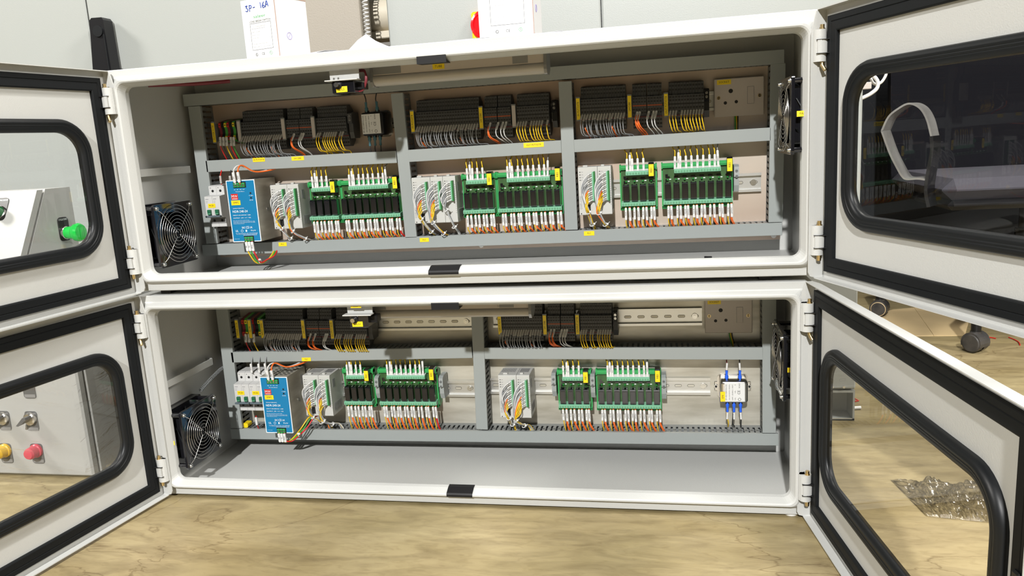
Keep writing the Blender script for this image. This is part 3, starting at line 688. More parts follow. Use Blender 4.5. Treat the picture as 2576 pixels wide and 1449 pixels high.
def board_wires(x,z,Yp,big,bay,zdn,zup):
    bot=BOT_B if big else BOT_A; which='eight relay' if big else 'four relay'
    for i,q in enumerate(bot):
        k=i//2; num=('Y2%d'%k) if big else 'Y%d'%k; lean=rj(1.2); X=x+q; y0=Yp-13
        if i%2==0:
            wire('yellow wire marked %s-R under the %s board, %s'%(num,which,bay),'yellow wires under the relay boards',
              [(X,y0,z+7),(X,y0-1,z-10),(X+lean,y0-1,z-22),(X+lean+2,y0+3,zdn+3),(X+3+lean*2,y0+12,zdn-9)],'yellow_wire',1.05,((X+lean*.5,y0-2,z-17),(X,y0-2,z+6),4.3,num+'-R','sleeve'))
        else:
            dx=4+rj(2); last=big and i==15 and bay.endswith('left bay')
            wire('orange wires beside marker %s-R under the %s board, %s'%(num,which,bay),'orange wires under the relay boards',
              [(X-1,y0,z+7),(X-1,y0,z-12),(X-.5,y0-1,z-23),(X+dx,y0+3,zdn+3),(X+dx+4,y0+13,zdn-9)],'red' if last else 'orange',.95,((X+.8,y0-2,z-19),(X,y0-2,z+6),4.5,'24VDC','sleeve'),
              extra=[[(X+1,y0,z+7),(X+1,y0,z-12),(X+1.6,y0-1.5,z-23),(X+dx+2.5,y0+2,zdn+3),(X+dx+7,y0+12,zdn-9)]])
    for i,q in enumerate(TOP_B if big else TOP_A):
        X=x+q; y0=Yp-9; zt=z+78
        zero=(i in (1,9)) if big else i==1
        if zero: t='0VDC'
        else:
            k=i-(1 if i>1 else 0); t=('Y2%d'%k) if big else 'Y%d'%k
        L=22; lean=rj(1.5)
        if zero: wire('white wire marked 0VDC %s above the %s board, %s'%('rightmost' if i==9 else 'second',which,bay),'white wires above the relay boards',
              [(X,y0,zt),(X+lean,y0-1,zt+L+8),(X+lean+1,y0+8,zup-2),(X+2,y0+14,zup+9)],'wire_grey',.9,((X,y0-2.5,zt-4),(X+lean,y0-2.5,zt+L+5),4.2,t,'sleeve'))
        else: wire('yellow wire marked %s above the %s board, %s'%(t,which,bay),'yellow wires above the relay boards',
              [(X,y0,zt),(X+lean*.3,y0-1,zt+L),(X+lean-1,y0,zt+L+8),(X-2-lean,y0+6,zup-1),(X-3,y0+14,zup+9)],'yellow_wire',1.05,((X,y0-2,zt-5),(X+lean*.3,y0-2,zt+L-2),4.2,t,'sleeve'))
YPU=PU-27; YPL=PL-27
for bay,Yp,zb,xa,xb,pdn,pup in (
  ('upper left bay',YPU,505.3,268.5,338.3,(850,601),(850,418)),('upper middle bay',YPU,505.2,595.5,666,(1300,583),(1300,393)),
  ('upper right bay',YPU,507,906.5,984.8,(1700,571),(1700,370)),('lower left bay',YPL,104.2,300,380.5,(980,1077),(980,905)),('lower right bay',YPL,101,766.5,845.2,(1550,1082),(1550,907))):
    zdn=at(*pdn,225)[1]; zup=at(*pup,225)[1]
    relay_board(xa,zb,70,4,Yp,'small green board with four black relays in the '+bay,bay,'RB1',False)
    relay_board(xb,zb,130,8,Yp,'long green board with eight black relays in the '+bay,bay,'RB2',True)
    board_wires(xa,zb,Yp,False,bay,zdn,zup); board_wires(xb,zb,Yp,True,bay,zdn,zup)
def clamp2(x,z,Y,label):
    r=empty('end_clamp',label,'end clamp',(x,Y,z),group='end clamps on the mounting rails')
    MB().prism([(8,24),(0,20),(-2,2),(3,0),(3,-14),(8,-26),(34,-26),(38,0),(34,24)],'x',-4.5,4.5,'duct').build('body',r)
    for zz in (13,3): MB().cyl((0,zz),'y',2.5,-2.6,-.6,'duct_in').box(-2,2,-2.8,-2.5,zz-.4,zz+.4,'hole').build('screw',r)
for q,Y,lab in (((1853,447),PU-40,'light grey end clamp right of the big relay board of the upper right bay'),((948,975),PL-40,'light grey end clamp between the two relay boards of the lower left bay'),((1110,975),PL-40,'light grey end clamp right of the big relay board of the lower left bay'),
   ((1393,969),PL-40,'light grey end clamp left of the small relay board of the lower right bay'),((1491,972),PL-40,'light grey end clamp between the two relay boards of the lower right bay'),((1670,975),PL-40,'light grey end clamp right of the big relay board of the lower right bay')):
    x,z=at(*q,Y); clamp2(x,z,Y,lab)
# ------------------------------------------------------------------ programmable controllers
def controller(x,z,Yf,pb,mods,label,bay,bundles):
    r=empty('programmable_controller',label,'programmable controller',(x,Yf,z),group='light grey programmable controllers')
    HB=90.5; dp=pb-Yf-3; cx=0; conns=[]
    for i,wd in enumerate(mods):
        b=MB(); b.prism([(0,1),(0,HB-1.5),(1.5,HB),(dp-12,HB),(dp-12,HB-3),(dp,HB-3),(dp,3),(dp-12,3),(dp-12,0),(1,0)],'x',cx+.3,cx+wd-.3,'plc')
        b.box(cx+wd*.25,cx+wd*.5,6,14,HB,HB+3,'plc',.6)
        for k in range(9): b.box(cx+3+k*(wd-8)/9,cx+4.6+k*(wd-8)/9,22,dp-16,HB+.05,HB+.3,'endcap')
        for k in range(4): b.box(cx+3,cx+5,-.2,0,HB-10-5*k,HB-8.6-5*k,'hole').box(cx+6,cx+10,-.15,0,HB-9.7-5*k,HB-8.9-5*k,'ink_grey')
        if i==len(mods)-1:
            for k in range(10): b.box(cx+wd-.3,cx+wd+.1,10+k*4,11.6+k*4,8,26,'endcap')
            b.box(cx+wd-.35,cx+wd,12,24,60,78,'ink_grey')
            for k in range(14): b.box(cx+wd-2.4,cx+wd-1.2,-.15,0,18+k*4.2,20+k*4.2,'ink_grey')
        if i==0:
            b.text('DVP-12SE',(cx+4.2,-.2,24),4.4,'ink_grey',(0,0,1),(-1,0,0))
            b.box(cx+8.5,cx+11,-.2,0,52,59,'hole').box(cx+8,cx+12,-.2,0,38,47,'ink_grey').box(cx+14,cx+22,-.2,0,5,20,'hole').box(cx+3,cx+5,-.2,0,2,4,'ink')
        m_=b.build('module',r)
        c=MB(); x1=cx+wd-3.2; z0=26 if i<2 else 42
        if wd>30: x1-=1
        c.box(x1-3,x1,-9,0,z0,82,'green_dark',.4); c.box(x1-6,x1-3,-7,0,z0+1,81,'green_light',.3)
        c.build('connector',m_); conns.append((x+x1-6,z0,z0))
        cx+=wd
    for j,(xc,zz0,_) in enumerate(conns):
        if j>=len(bundles): break
        nw,ny,tie,end=bundles[j]
        B_=empty('wire_bundle','tied bundle of wires on the %s connector, %s controller'%(['left','middle','right'][j] if len(conns)==3 else ['left','right'][j],bay),'wire bundle',(0,0,0),group='tied wire bundles on the controllers')
        for i in range(nw):
            t=i/(nw-1); zc=z+79-(79-zz0-3)*t; y0=Yf-4; yel=i>=nw-ny
            col='yellow_wire' if yel else ('orange' if i==nw-ny-1 and ny else ('wire_white' if i%3==0 else 'wire_grey'))
            a=(xc,y0,zc); e=(xc-8-rj(1.2),y0-7-rj(1.5),zc-3.5)
            bow=19-9*t+rj(1); m=MB()
            T=Vector((x+tie[0]+rj(3.1),Yf+tie[1]+rj(2.6),z+tie[2])); En=Vector((x+end[0]+rj(3.5),Yf+end[1]+rj(2),z+end[2]))
            zm=(zc+T.z)/2
            m.tube(smooth([a,e,(xc-bow,y0-13-rj(2),zc-12-6*(1-t)),((xc-bow-1+T.x)/2-3*(1-t),y0-15-rj(2),zm-6),tuple(T),tuple(T+(En-T)*.42+Vector((0,-3,rj(1)+2))),tuple(T+(En-T)*.72+Vector((0,7,4))),tuple(En)],4),1.1,col,6)
            w_=m.build('wire',B_)
            s=MB(); s.tube([a,e],1.9,'sleeve_grey' if i%2 else 'sleeve',6); 
            mid=(Vector(a)+Vector(e))/2; s.box(mid.x-1.2,mid.x+1,mid.y-2.3,mid.y-2,mid.z-.8,mid.z+.5,'ink'); s.build('marker_sleeve',w_)
        for f in (0,.5):
            c_=Vector((x+tie[0],Yf+tie[1],z+tie[2])); c2=Vector((x+end[0],Yf+end[1],z+end[2])); c3=c_+(c2-c_)*f+Vector((0,-6*f,4*f))
            m=MB(); dirn=(c2-c_).normalized(); u=dirn.cross(Vector((0,1,0))).normalized(); v=u.cross(dirn)
            m.tube([c3+u*(4.6*math.cos(a))+v*(4.2*math.sin(a)) for a in [k*math.pi/7 for k in range(14)]],.9,'white',5,closed=True,flat=1)
            m.box(c3.x+2.5,c3.x+6.5,c3.y-6,c3.y-2,c3.z,c3.z+3.6,'white',.8); m.tube([c3+Vector((5,-4,2)),c3+Vector((9,-7,6))],.7,'white',5); m.build('cable_tie',B_)
    return r
YC=192
controller(198.8,500.3,YC,PU,[37,25.2],'light grey controller of two modules beside the upper power supply','upper left bay',[(12,4,(22,-12,2),(38,28,-48)),(14,5,(46,-13,-4),(80,27,-46))])
controller(501.5,500.3,YC,PU,[38,25.6,25.6],'light grey controller of three modules in the upper middle bay','upper middle bay',[(13,5,(18,-13,10),(44,27,-50)),(16,6,(42,-14,2),(70,27,-50)),(9,0,(70,-12,26),(88,27,-50))])
controller(830,504,YC,PU,[37,25.5],'light grey controller of two modules in the upper right bay','upper right bay',[(13,5,(18,-12,6),(28,27,-48)),(14,5,(38,-13,4),(58,27,-48))])
controller(224,96,YC-3,PL,[36,26],'light grey controller of two modules beside the lower power supply','lower left bay',[(12,4,(20,-12,2),(40,28,-38)),(14,5,(44,-13,-6),(66,28,-38))])
controller(651,96.5,YC-3,PL,[37.5,27],'light grey controller of two modules in the lower right bay','lower right bay',[(12,4,(20,-12,4),(26,28,-40)),(14,6,(34,-13,0),(60,28,-40))])
# ------------------------------------------------------------------ power supplies
def supply(x,y,z,label,pb,low):
    r=empty('power_supply',label,'power supply',(x,y,z),group='blue faced power supplies')
    c=MB(); Wd,Hh,Dp=63,125.2,pb-y-8
    c.box(0,Wd,1,Dp,0,Hh,'galv')
    for i in range(12):
        for j in range(5): c.box(8+j*10.5+(i%2)*4,14+j*10.5+(i%2)*4,14+i*6.5,17+i*6.5,Hh,Hh+.2,'hole')
    for k in range(4): c.box(Wd,Wd+.2,Dp-24+k*4,Dp-22.5+k*4,Hh-36,Hh-14,'endcap')
    c.cyl((40,62),'x',4,Wd,Wd+1,'steel'); c.cyl((Dp-14,40),'x',2,Wd,Wd+.8,'steel')
    c.build('case',r)
    f=MB(); f.add([(a,0,b) for a,b in rrect(0,Wd,0,Hh,1.5,2)]+[(a,1.2,b) for a,b in rrect(0,Wd,0,Hh,1.5,2)],[tuple(range(12))]+[(i,(i+1)%12,12+(i+1)%12,12+i) for i in range(12)],'blue_edge')
    f.add([(a,-.12,b) for a,b in rrect(1.7,Wd-1.7,1.7,Hh-1.7,1,2)],[tuple(range(12))],'blue')
    T=lambda t,px,pz,s,w_=None,c_='inkw': f.text(t,(px,-.7,pz),s,c_,width=w_)
    f.box(8,23,-.35,-.12,86,98,'red'); T('MW',15.5,92.5,6,13,'white'); f.box(9.5,21.5,-.45,-.35,87.2,88.4,'white')
    sticker(f,(17,-.3,80),20,9.5,'SMPS',tsize=4)
    T('[DIN RAIL POWER SUPPLY]',21,68.5,1.9,24); T('NDR-240-24',24,62,4.8,33)
    T('INPUT:100-240VAC  2.8A',27,54.5,2,39); T('OUTPUT:  24V  ===  10A',27,49,2,39)
    for i,(w_,q) in enumerate(((36,44),(48,41.5),(48,39.5),(24,37.3))): T('Total output current shall not exceed the rating',6+w_/2,q,1.1,w_)
    T('CE',36,29,5,6.5); T('EAC',27.5,29,4.2,7); T('UK',44,29,3.8,6); T('UL',12,22.5,4.2,6); f.torus((23,-.3,22.5),'y',2.3,.3,'inkw',12,4); f.box(31,34,-.3,-.2,20.5,24.5,'inkw'); T('TUV',48,22.5,2.6,12)
    T('MADE IN CHINA  MEAN WELL ENTERPRISES CO.,LTD',40,13.6,1.5,30); T('For safety instructions refer to the manual page',33,17.6,1.1,48); T('For safety instructions refer to the manual page',33,15.9,1.1,46)
    T('-V  -V  +V  +V',28,106,2.2,24); T('Terminal Block',29,102,1.5,20); T('DC OK',52,84,1.8,8); T('+V ADJ',52,93,1.8,9); T('L',44,8.6,2); T('N',37,8.6,2); T('E',30,8.6,2); T('Terminal torque',10,6.5,1.1,11)
    for pz in (98,88.5): f.cyl((51.5,pz),'y',2,-.2,.2,'hole',12)
    f.build('front_panel',r)
    for x0,n,zc in ((17,4,115.5),(27,3,6)):
        t=MB(); t.box(x0-1.5,x0+n*6.3+1.5,-.4,4,zc-6,zc+6,'hole')
        for i in range(n):
            t.box(x0+i*6.3+.3,x0+i*6.3+6,-3,3,zc-4.5,zc+4,'green',.5)
            q=x0+i*6.3+3.15; t.cyl((q,zc-.5),'y',2.6,-3.3,-2.9,'green_dark',12); t.cyl((q,zc-.7),'y',1.7,-3.5,-3.2,'steel',10)
        t.build('terminal_connector',r)
    # wires above
    up_='upper' if not low else 'lower'
    for k,(dx,cn,col) in enumerate(((23,'white','wire_white'),(33,'orange','orange'))):
        X=x+dx; zt=z+Hh; t=['0V','24V'][k]
        wire('%s output wire on top of the %s power supply'%(cn,up_),'output wires of the power supplies',[(X,y-3,zt-8),(X-1,y-4,zt+12),(X+2-k*2,y-2,zt+24),(X+10-k*6,y+8,zt+28),(X+28-k*8,y+26,zt+14),(X+46,y+50,zt+16),(X+60,y+62,zt+24)],col,1.6,((X,y-4.5,zt-5),(X-1,y-5,zt+16),5.6,t,'sleeve'))
    for k,(dx,cn,col,t) in enumerate(((30.5,'yellow','yellow_wire','PE'),(36.6,'green','wire_green','N'),(43,'red','red','PH2'))):
        X=x+dx
        if not low: pth=[(X,y-1,z+3),(X+1,y-2,z-16),(X+4,y-2,z-26),(X+11-k,y+6,z-44),(X+20-k*2,y+20,z-47+k*3),(X+30-k*2,y+36,z-36+k),(X+33-k*3,y+60,z-14)]
        else: pth=[(X,y-1,z+3),(X+2,y-2,z-14),(X+6,y-2,z-18),(X+14-k,y+6,z-22+k),(X+26,y+10,z-14+k*2),(X+44,y+16,z+6),(X+56,y+30,z+24),(X+64,y+50,z+24)]
        wire('%s supply wire hanging from the bottom of the %s power supply'%(cn,up_),'supply wires of the power supplies',pth,col,1.5,((X+1.5,y-3.5,z-19),(X,y-3,z),5.4,t,'sleeve'))
    e=(x+52,y+8,z-42) if not low else (x+72,y+12,z-8)
    m=MB(); m.torus((e[0]-2,e[1],e[2]),'x',4.3,.9,'white',14,5); m.box(e[0]-4,e[0]+3,e[1]-7,e[1]-3,e[2]+2,e[2]+6,'white',1); tag(m.build('cable_tie'),'white cable tie around the wires below the %s power supply'%up_,'cable tie')
supply(121.6,158,480.7,'blue faced power supply reading NDR-240-24 in the upper left bay',PU,False)
supply(138.8,164,66,'blue faced power supply reading NDR-240-24 in the lower left bay',PL,True)
# ------------------------------------------------------------------ circuit breakers
def breaker(x,z,Yf,poles,label,pb,text):
    r=empty('circuit_breaker',label,'circuit breaker',(x,Yf,z),group='white circuit breakers'); Wd=17.6*poles; Hh=88
    b=MB(); dp=pb-Yf-4
    for i in range(poles):
        a,c=17.6*i+.15,17.6*(i+1)-.15
        b.prism([(26,0),(14,2),(14,21),(6,22),(0,26),(0,66),(8,67),(20,68),(20,Hh-2),(26,Hh),(dp,Hh),(dp,0)],'x',a,c,'breaker')
        b.box(a,c,13.2,14.2,9,20,'endcap'); 
        b.cyl((a+8.6,15),'y',2.7,12.9,13.3,'hole',12).cyl((a+8.6,76),'y',2.7,19.6,20.2,'hole',12)
        b.box(a+2,a+9,-.2,0,60,61.2,'ink_grey').box(a+2,a+7,-.2,0,56,56.6,'ink_grey').box(a+2,a+6,-.2,0,53,53.6,'ink_grey').box(a+3,a+5,20,19.8,Hh-6,Hh-5,'hole')
    b.build('body',r)
    for i in range(poles):
        t=MB(); a=17.6*i+5; t.box(a,a+8,-5,3,28,39,'toggle',1); t.box(a+.5,a+7.5,-5.3,-5,30,31,'green_light'); t.build('toggle',r)
    t=MB(); t.box(1,Wd-1,-7,1,23,27,'breaker_bar',1); t.build('toggle_bar',r)
    t=MB(); sticker(t,(15,-.3,47),16.5,8.5,text,tsize=3.4); t.build('label_sticker',r)
x,z=at(524,575,180); breaker(x,z,180,2,'white two pole circuit breaker left of the upper power supply',PU,'MCB1')
x,z=at(597,1040,180); breaker(x,z,180,2,'white two pole circuit breaker at the left end of the lower enclosure',PL,'MCB1')
breaker(x+35.4,z,180,2,'white circuit breaker half hidden behind the lower power supply',PL,'MCB2')
for i,(q,Y,zd,c) in enumerate((((556,452),196,20,'red'),((580,452),196,20,'wire_black'))):
    X,Z=at(*q,Y); wire('%s wire with a marker above the upper circuit breaker'%('red' if i==0 else 'black'),'wires above the circuit breakers',[(X,Y,Z-10),(X,Y-1,Z+6),(X-1,Y+12,Z+24)],c,1.3,((X,Y-1,Z-8),(X,Y-1,Z+8),4.6,None,'sleeve_grey'))
for i,q in enumerate(((633,926),(652,926),(668,925))):
    X,Z=at(*q,196); wire('%s white sleeved wire above the lower circuit breakers'%['left','middle','right'][i],'wires above the circuit breakers',[(X,196,Z-12),(X,195,Z+4),(X-1,206,Z+22)],'wire_grey',1.3,((X,195,Z-10),(X,195,Z+10),4.8,['PH1','N1','PH2'][i],'sleeve'))
X,Z=at(647,1058,200); wire('red wire with a white marker below the lower circuit breaker','wires below the circuit breakers',[(X,198,Z+12),(X,197,Z-4),(X-2,205,Z-20)],'red',1.3,((X,197,Z-9),(X,197,Z+9),5,None,'sleeve'))
X,Z=at(621,1067,222); m=MB(); m.prism([(a,b) for a,b in rrect(X-7,X+7,Z-5,Z+5,3,3)],'y',214,232,'yellow'); 
tag(m.build('wire_connector'),'small yellow plug lying in the lower left duct corner','connector')
# ------------------------------------------------------------------ sockets
def socket(px,Y,pb,label):
    P=[at(*p,Y) for p in px]; x0=(P[0][0]+P[3][0])/2; x1=(P[1][0]+P[2][0])/2; z1=(P[0][1]+P[1][1])/2; z0=(P[2][1]+P[3][1])/2
    if z1-z0<66: z1=z0+69
    r=empty('power_socket',label,'power socket',(x0,Y,z0),group='cream socket plates'); Wd,Hh=x1-x0,z1-z0
    m=MB(); m.box(0,Wd,0,5,0,Hh,'cream',1.2); m.box(5,Wd-5,5,pb-Y,5,Hh-5,'cream')
    for u,v,q in ((.335,.665,3.9),(.225,.36,3.0),(.445,.375,3.0)): m.cyl((Wd*u,Hh*v),'y',q,-.15,.1,'hole',18)
    m.box(Wd*.665,Wd*.8,-.2,0,Hh*.3,Hh*.755,'endcap'); m.build('plate',r)
    m=MB(); m.prism([(-2.4,Hh*.31),(0,Hh*.31),(0,Hh*.745),(-.6,Hh*.745)],'x',Wd*.672,Wd*.793,'cream'); m.build('rocker_switch',r)
    for u in (.09,.91):
        m=MB(); m.cyl((Wd*u,Hh*.5),'y',3.3,-.4,.1,'brass',14).cyl((Wd*u,Hh*.5),'y',2.4,-.5,-.3,'hole',12).box(Wd*u-2,Wd*u+2,-.8,-.4,Hh*.5-.5,Hh*.5+.5,'brass'); m.build('screw',r)
    m=MB(); sticker(m,(Wd*.2,-.2,Hh-6.5),25,8.5,'SOCKET',tsize=3.6); m.build('label_sticker',r)
    return x0,x1,z0
x0,x1,z0=socket([(1796.3,198),(1923.5,191.7),(1921.3,288.6),(1796.8,294)],233,PU,'cream switched power socket in the upper right bay')
for k,c in enumerate(('wire_green','yellow_wire','wire_black')):
    X=x0+38+k*2.4; wire(['green','yellow','black'][k]+' wire below the upper socket plate','wires below the sockets',[(X,245,z0+6),(X,243,z0-6),(X+rj(1),242,z0-16),(X,248,z0-40)],c,1.3)
x0,x1,z0=socket([(1773.3,758),(1892.9,758),(1892.9,838),(1773.5,837.8)],236,PL,'cream switched power socket in the lower right bay')
for k,c in enumerate(('wire_green','yellow_wire','wire_black')):
    X=x0+46+k*2.4; wire(['green','yellow','black'][k]+' wire below the lower socket plate','wires below the sockets',[(X,245,z0+6),(X+1,243,z0-8),(X+4,242,z0-20),(X+6,236,z0-34)],c,1.3)
# ------------------------------------------------------------------ mains filters
def filt(px,Y,pb,label,sl,horiz,low):
    P=[at(*p,Y) for p in px]; x0,x1=P[0][0],P[1][0]; z1,z0=P[0][1],P[1][1]; Wd,Hh=x1-x0,z1-z0; dp=pb-Y
    r=empty('mains_filter',label,'mains filter',(x0,Y,z0),group='mains filters')
    m=MB(); bm='chrome' if low else 'black'
    m.loop([[(a,d,b) for a,b in rrect(i,Wd-i,i,Hh-i,5,4)] for i,d in ((0,dp-3),(0,4),(1,1.5),(3,0),(6,-.2))],bm,True); m.add([(a,-.2,b) for a,b in rrect(6,Wd-6,6,Hh-6,5,4)],[tuple(range(20))],bm); m.build('housing',r)
    m=MB(); m.box(-9,Wd+9,dp-3,dp,Hh*.28,Hh*.72,'chrome',1); m.loop([[(a,dp-3.2,b) for a,b in rrect(-i,Wd+i,-i,Hh+i,6+i,4)] for i in (0,3.4)]+[[(a,dp-.5,b) for a,b in rrect(-3.4,Wd+3.4,-3.4,Hh+3.4,9,4)]],'chrome'); m.build('flange',r)
    for X in (-6,Wd+6): MB().cyl((X,Hh/2),'y',4,dp-6,dp-3,'steel',12).cyl((X,Hh/2),'y',2.4,dp-7,dp-6,'hole',6).build('screw',r)
    m=MB(); a0=8 if low else 2; m.box(a0,Wd-6,-.6,-.2,3.5,Hh-3.5,'white' if low else 'sleeve')
    rg,upv=(0,0,1),(-1,0,0); lab='chrome'
    xs=a0+3
    for t,s,dx in (('EF-1B2150M1E-C22',2.7,0),('10A,120/250VAC,50/60Hz',2.0,6),('HPF -25/85C /40C',2,12),('UL      UL       3',2.2,17)): m.text(t,(xs+dx,-.8,Hh*.5),s,'ink',rg,upv,Hh-13)
    m.text('CE',(xs+24,-.8,Hh*.5),5,'ink',rg,upv); m.text('ROHS',(xs+25,-.8,Hh*.8),2.6,'ink',rg,upv); m.torus((xs+25,-.8,Hh*.18),'y',2.6,.35,'ink',14,4)
    m.build('rating_label',r)
    if low: m=MB(); sticker(m,(4.5,-.9,Hh*.3),20,9,'EMI',rg,upv,tsize=3.6); m.build('label_sticker',r)
    for u,top in ((.24,1),(.72,1),(.26,0),(.5,0),(.74,0)):
        X=x0+Wd*u; Z=z0+(Hh if top else 0); s=1 if top else -1
        m=MB(); m.box(X-x0-3.5,X-x0+3.5,5,13,(Z-z0)-(1 if top else 4),(Z-z0)+(4 if top else 1),'black',.6); m.build('lug',r)
        cn='chromed' if low else 'black'
        wd_=5 if not (low and u==.5) else 6
        tgt=(Z+s*58) if top else Z-56
        o=wire('%s wire with a %s connector %s the %s mains filter'%({.24:'left',.72:'right',.26:'left',.5:'middle',.74:'right'}[u],'blue' if low else 'dark teal','above' if top else 'below',cn),'sleeved wires of the %s mains filter'%cn,
          [(X,Y+9,Z),(X,Y+7,Z+s*16),(X+rj(2),Y+6,Z+s*26),(X+rj(4),Y+10,Z+s*44),(X+2,Y+20,tgt)],'wire_black' if not low else ['wire_black','darkred','yellow_wire','wire_black','wire_black'][int(u*8)%5],1.2,None)
        m=MB(); m.tube([(X,Y+8,Z+s*1),(X,Y+7,Z+s*8),(X,Y+6.5,Z+s*11),(X,Y+6.5,Z+s*20)],[3.4,3.6,2.2,2.6],sl,8); m.build('connector_sleeve',o)
        if low: m=MB(); m.tube([(X,Y+6,Z+s*21),(X+rj(1),Y+6,Z+s*35)],2.1,'sleeve',6); m.build('marker_sleeve',o)
filt([(906,284),(967,339)],206,PU,'black mains filter with printed label in the upper left bay','teal_sleeve',True,False)
filt([(1812,959),(1882,1014.5)],214,PL,'chromed mains filter with blue connectors in the lower right bay','blue_wire',False,True)
# ------------------------------------------------------------------ fans
FAN=None
def fan(x,y,z,right,label,text,Xs):
    global FAN
    rot=(0,0,math.pi) if right else (0,0,0)
    if FAN is None:
        r=empty('cooling_fan',label,'cooling fan',(x,y,z),rot,'black cooling fans with wire guards'); FAN=r
        f=MB()
        sq=lambda h,X: [(X,a,b) for a,b in rrect(-h,h,-h,h,6,6)]
        def ci(rad,X): return [(X,rad*a/math.hypot(a,b),rad*b/math.hypot(a,b)) for a,b in rrect(-60,60,-60,60,6,6)]
        f.loop([ci(56,-36),ci(57,0),sq(59.5,0),sq(60,-.6),sq(60,-5),ci(59,-5),ci(59,-33),sq(60,-33),sq(60,-42)],'relay')
        f.loop([sq(60,-42),sq(60,-51)],'black'); f.add(sq(60,-51),[tuple(range(28))],'black'); f.add(ci(56,-36),[tuple(range(28))],'hole')
        for a in (-1,1):
            for b in (-1,1): f.cyl((a*52.5,b*52.5),'x',4.5,-33,-5,'relay',10)
        f.build('frame',r)
        b=MB(); b.cyl((0,0),'x',19,-32,-7,'black',24)
        for k in range(7):
            A=2*math.pi*k/7; vs=[]
            for rad,da in ((19,0),(54,.15)):
                for t,X in ((-.32,-30),(.32,-10)): vs.append((X,rad*math.cos(A+da+t*(1.1 if rad>30 else 1.3)),rad*math.sin(A+da+t*(1.1 if rad>30 else 1.3))))
            vs+=[(p[0]+1.5,p[1],p[2]) for p in vs]
            b.add(vs,[(0,1,3,2),(4,5,7,6),(0,1,5,4),(2,3,7,6),(1,3,7,5),(0,2,6,4)],'rubber2')
        b.build('rotor',r)
        g=MB()
        for k in range(8): g.torus((3.2,0,0),'x',8+6.7*k,.62,'chrome',44,5)
        for k in range(4):
            A=math.pi/4+k*math.pi/2; c_,s_=math.cos(A),math.sin(A)
            g.tube([(4.3,c_*(3 if k%2 else 9),s_*(3 if k%2 else 9)),(4.3,c_*57,s_*57),(3.5,c_*63,s_*63),(1,c_*68,s_*68),(1,c_*74,s_*74)],.75,'chrome',6)
        g.build('wire_guard',r)
        for a in (-1,1):
            for b in (-1,1):
                m=MB(); m.cyl((a*52.5,b*52.5),'x',4.6,.2,1.6,'steel',14).lathe((a*52.5,b*52.5),'x',[(1.6,3.6),(4.2,3),(5,0.01)],'steel',12); m.box(4.4,5.4,a*52.5-2.4,a*52.5+2.4,b*52.5-.4,b*52.5+.4,'hole'); m.cyl((a*52.5,b*52.5),'x',2,-50,-33,'steel',8); m.build('screw',r)
    else:
        r=copy_tree(FAN); r.location=(x*S,y*S,z*S); r.rotation_euler=rot; tag(r,label)
        for c in list(r.children):
            if c.name.startswith('label'): bpy.data.objects.remove(c)
    m=MB(); sg=-1 if not right else 1
    sticker(m,(Xs[0],sg*60.3,Xs[1]),20,8.5,text,right=(1,0,0) if not right else (-1,0,0),tsize=3.6); m.build('label_sticker',r)
    return r
fan(60,65.5,513,False,'black fan with wire guard on the left wall of the upper enclosure','FAN2',(-36,5))
fan(54,66,107.5,False,'black fan with wire guard on the left wall of the lower enclosure','FAN2',(-32,-2))
fan(1183,56,664,True,'black fan with wire guard on the right wall of the upper enclosure','FAN1',(-18,2))
fan(1182,112,242,True,'black fan with wire guard on the right wall of the lower enclosure','FAN1',(-17,-2))
# ------------------------------------------------------------------ tube lights
def tube_light(x0,x1,z0,z1,y,label,low,ceil):
    r=empty('tube_light',label,'tube light',(x0,y,z0),group='tube light fittings'); L=x1-x0; h=z1-z0
    m=MB(); m.prism([(-14,h*.52),(-14,h),(-10,h+2),(30,h+2),(30,h*.3),(18,h*.45),(-8,h*.5)],'x',4,L-4,'cream'); m.box(8,L-8,0,20,h+2,ceil-z0,'cream'); m.build('housing',r)
    m=MB(); m.prism([(-14,h*.52),(-17,h*.42),(-18,h*.25),(-14,h*.08),(-4,0),(10,1),(20,8),(22,h*.4),(-8,h*.5)],'x',4,L-4,'diffuser',smooth=True); m.build('diffuser',r)
    for a,b in ((0,5),(L-5,L)): MB().prism([(-15,h+1),(-19,h*.4),(-19,h*.2),(-14,-1),(10,-1),(24,8),(31,h+2)],'x',a,b,'endcap').build('end_cap',r)
    for a in (30,L-58): MB().box(a-(26 if not low and a==30 else 0),a+26,-14.8,-13.8,h*.56,h*.98,'endcap').build('clip',r)
    m=MB(); q=at(1103 if not low else 1120,167 if not low else 774,y-14.5); sticker(m,(q[0]-x0,-14.4,q[1]-z0),21,9,'TUBE',tsize=4); m.build('label_sticker',r)
    if low: m=MB(); q=at(1265,768,y-14.5); m.text('PHILIPS',(q[0]-x0,-14.3,q[1]-z0),5,'endcap',(-1,0,0),(0,0,-1)); m.build('lettering',r)
tube_light(491,802,758.5,793,60,'cream tube light fitting under the roof of the upper enclosure',False,UZ+H-2)
tube_light(424,753,340,374,60,'cream tube light fitting under the roof of the lower enclosure',True,H-2)
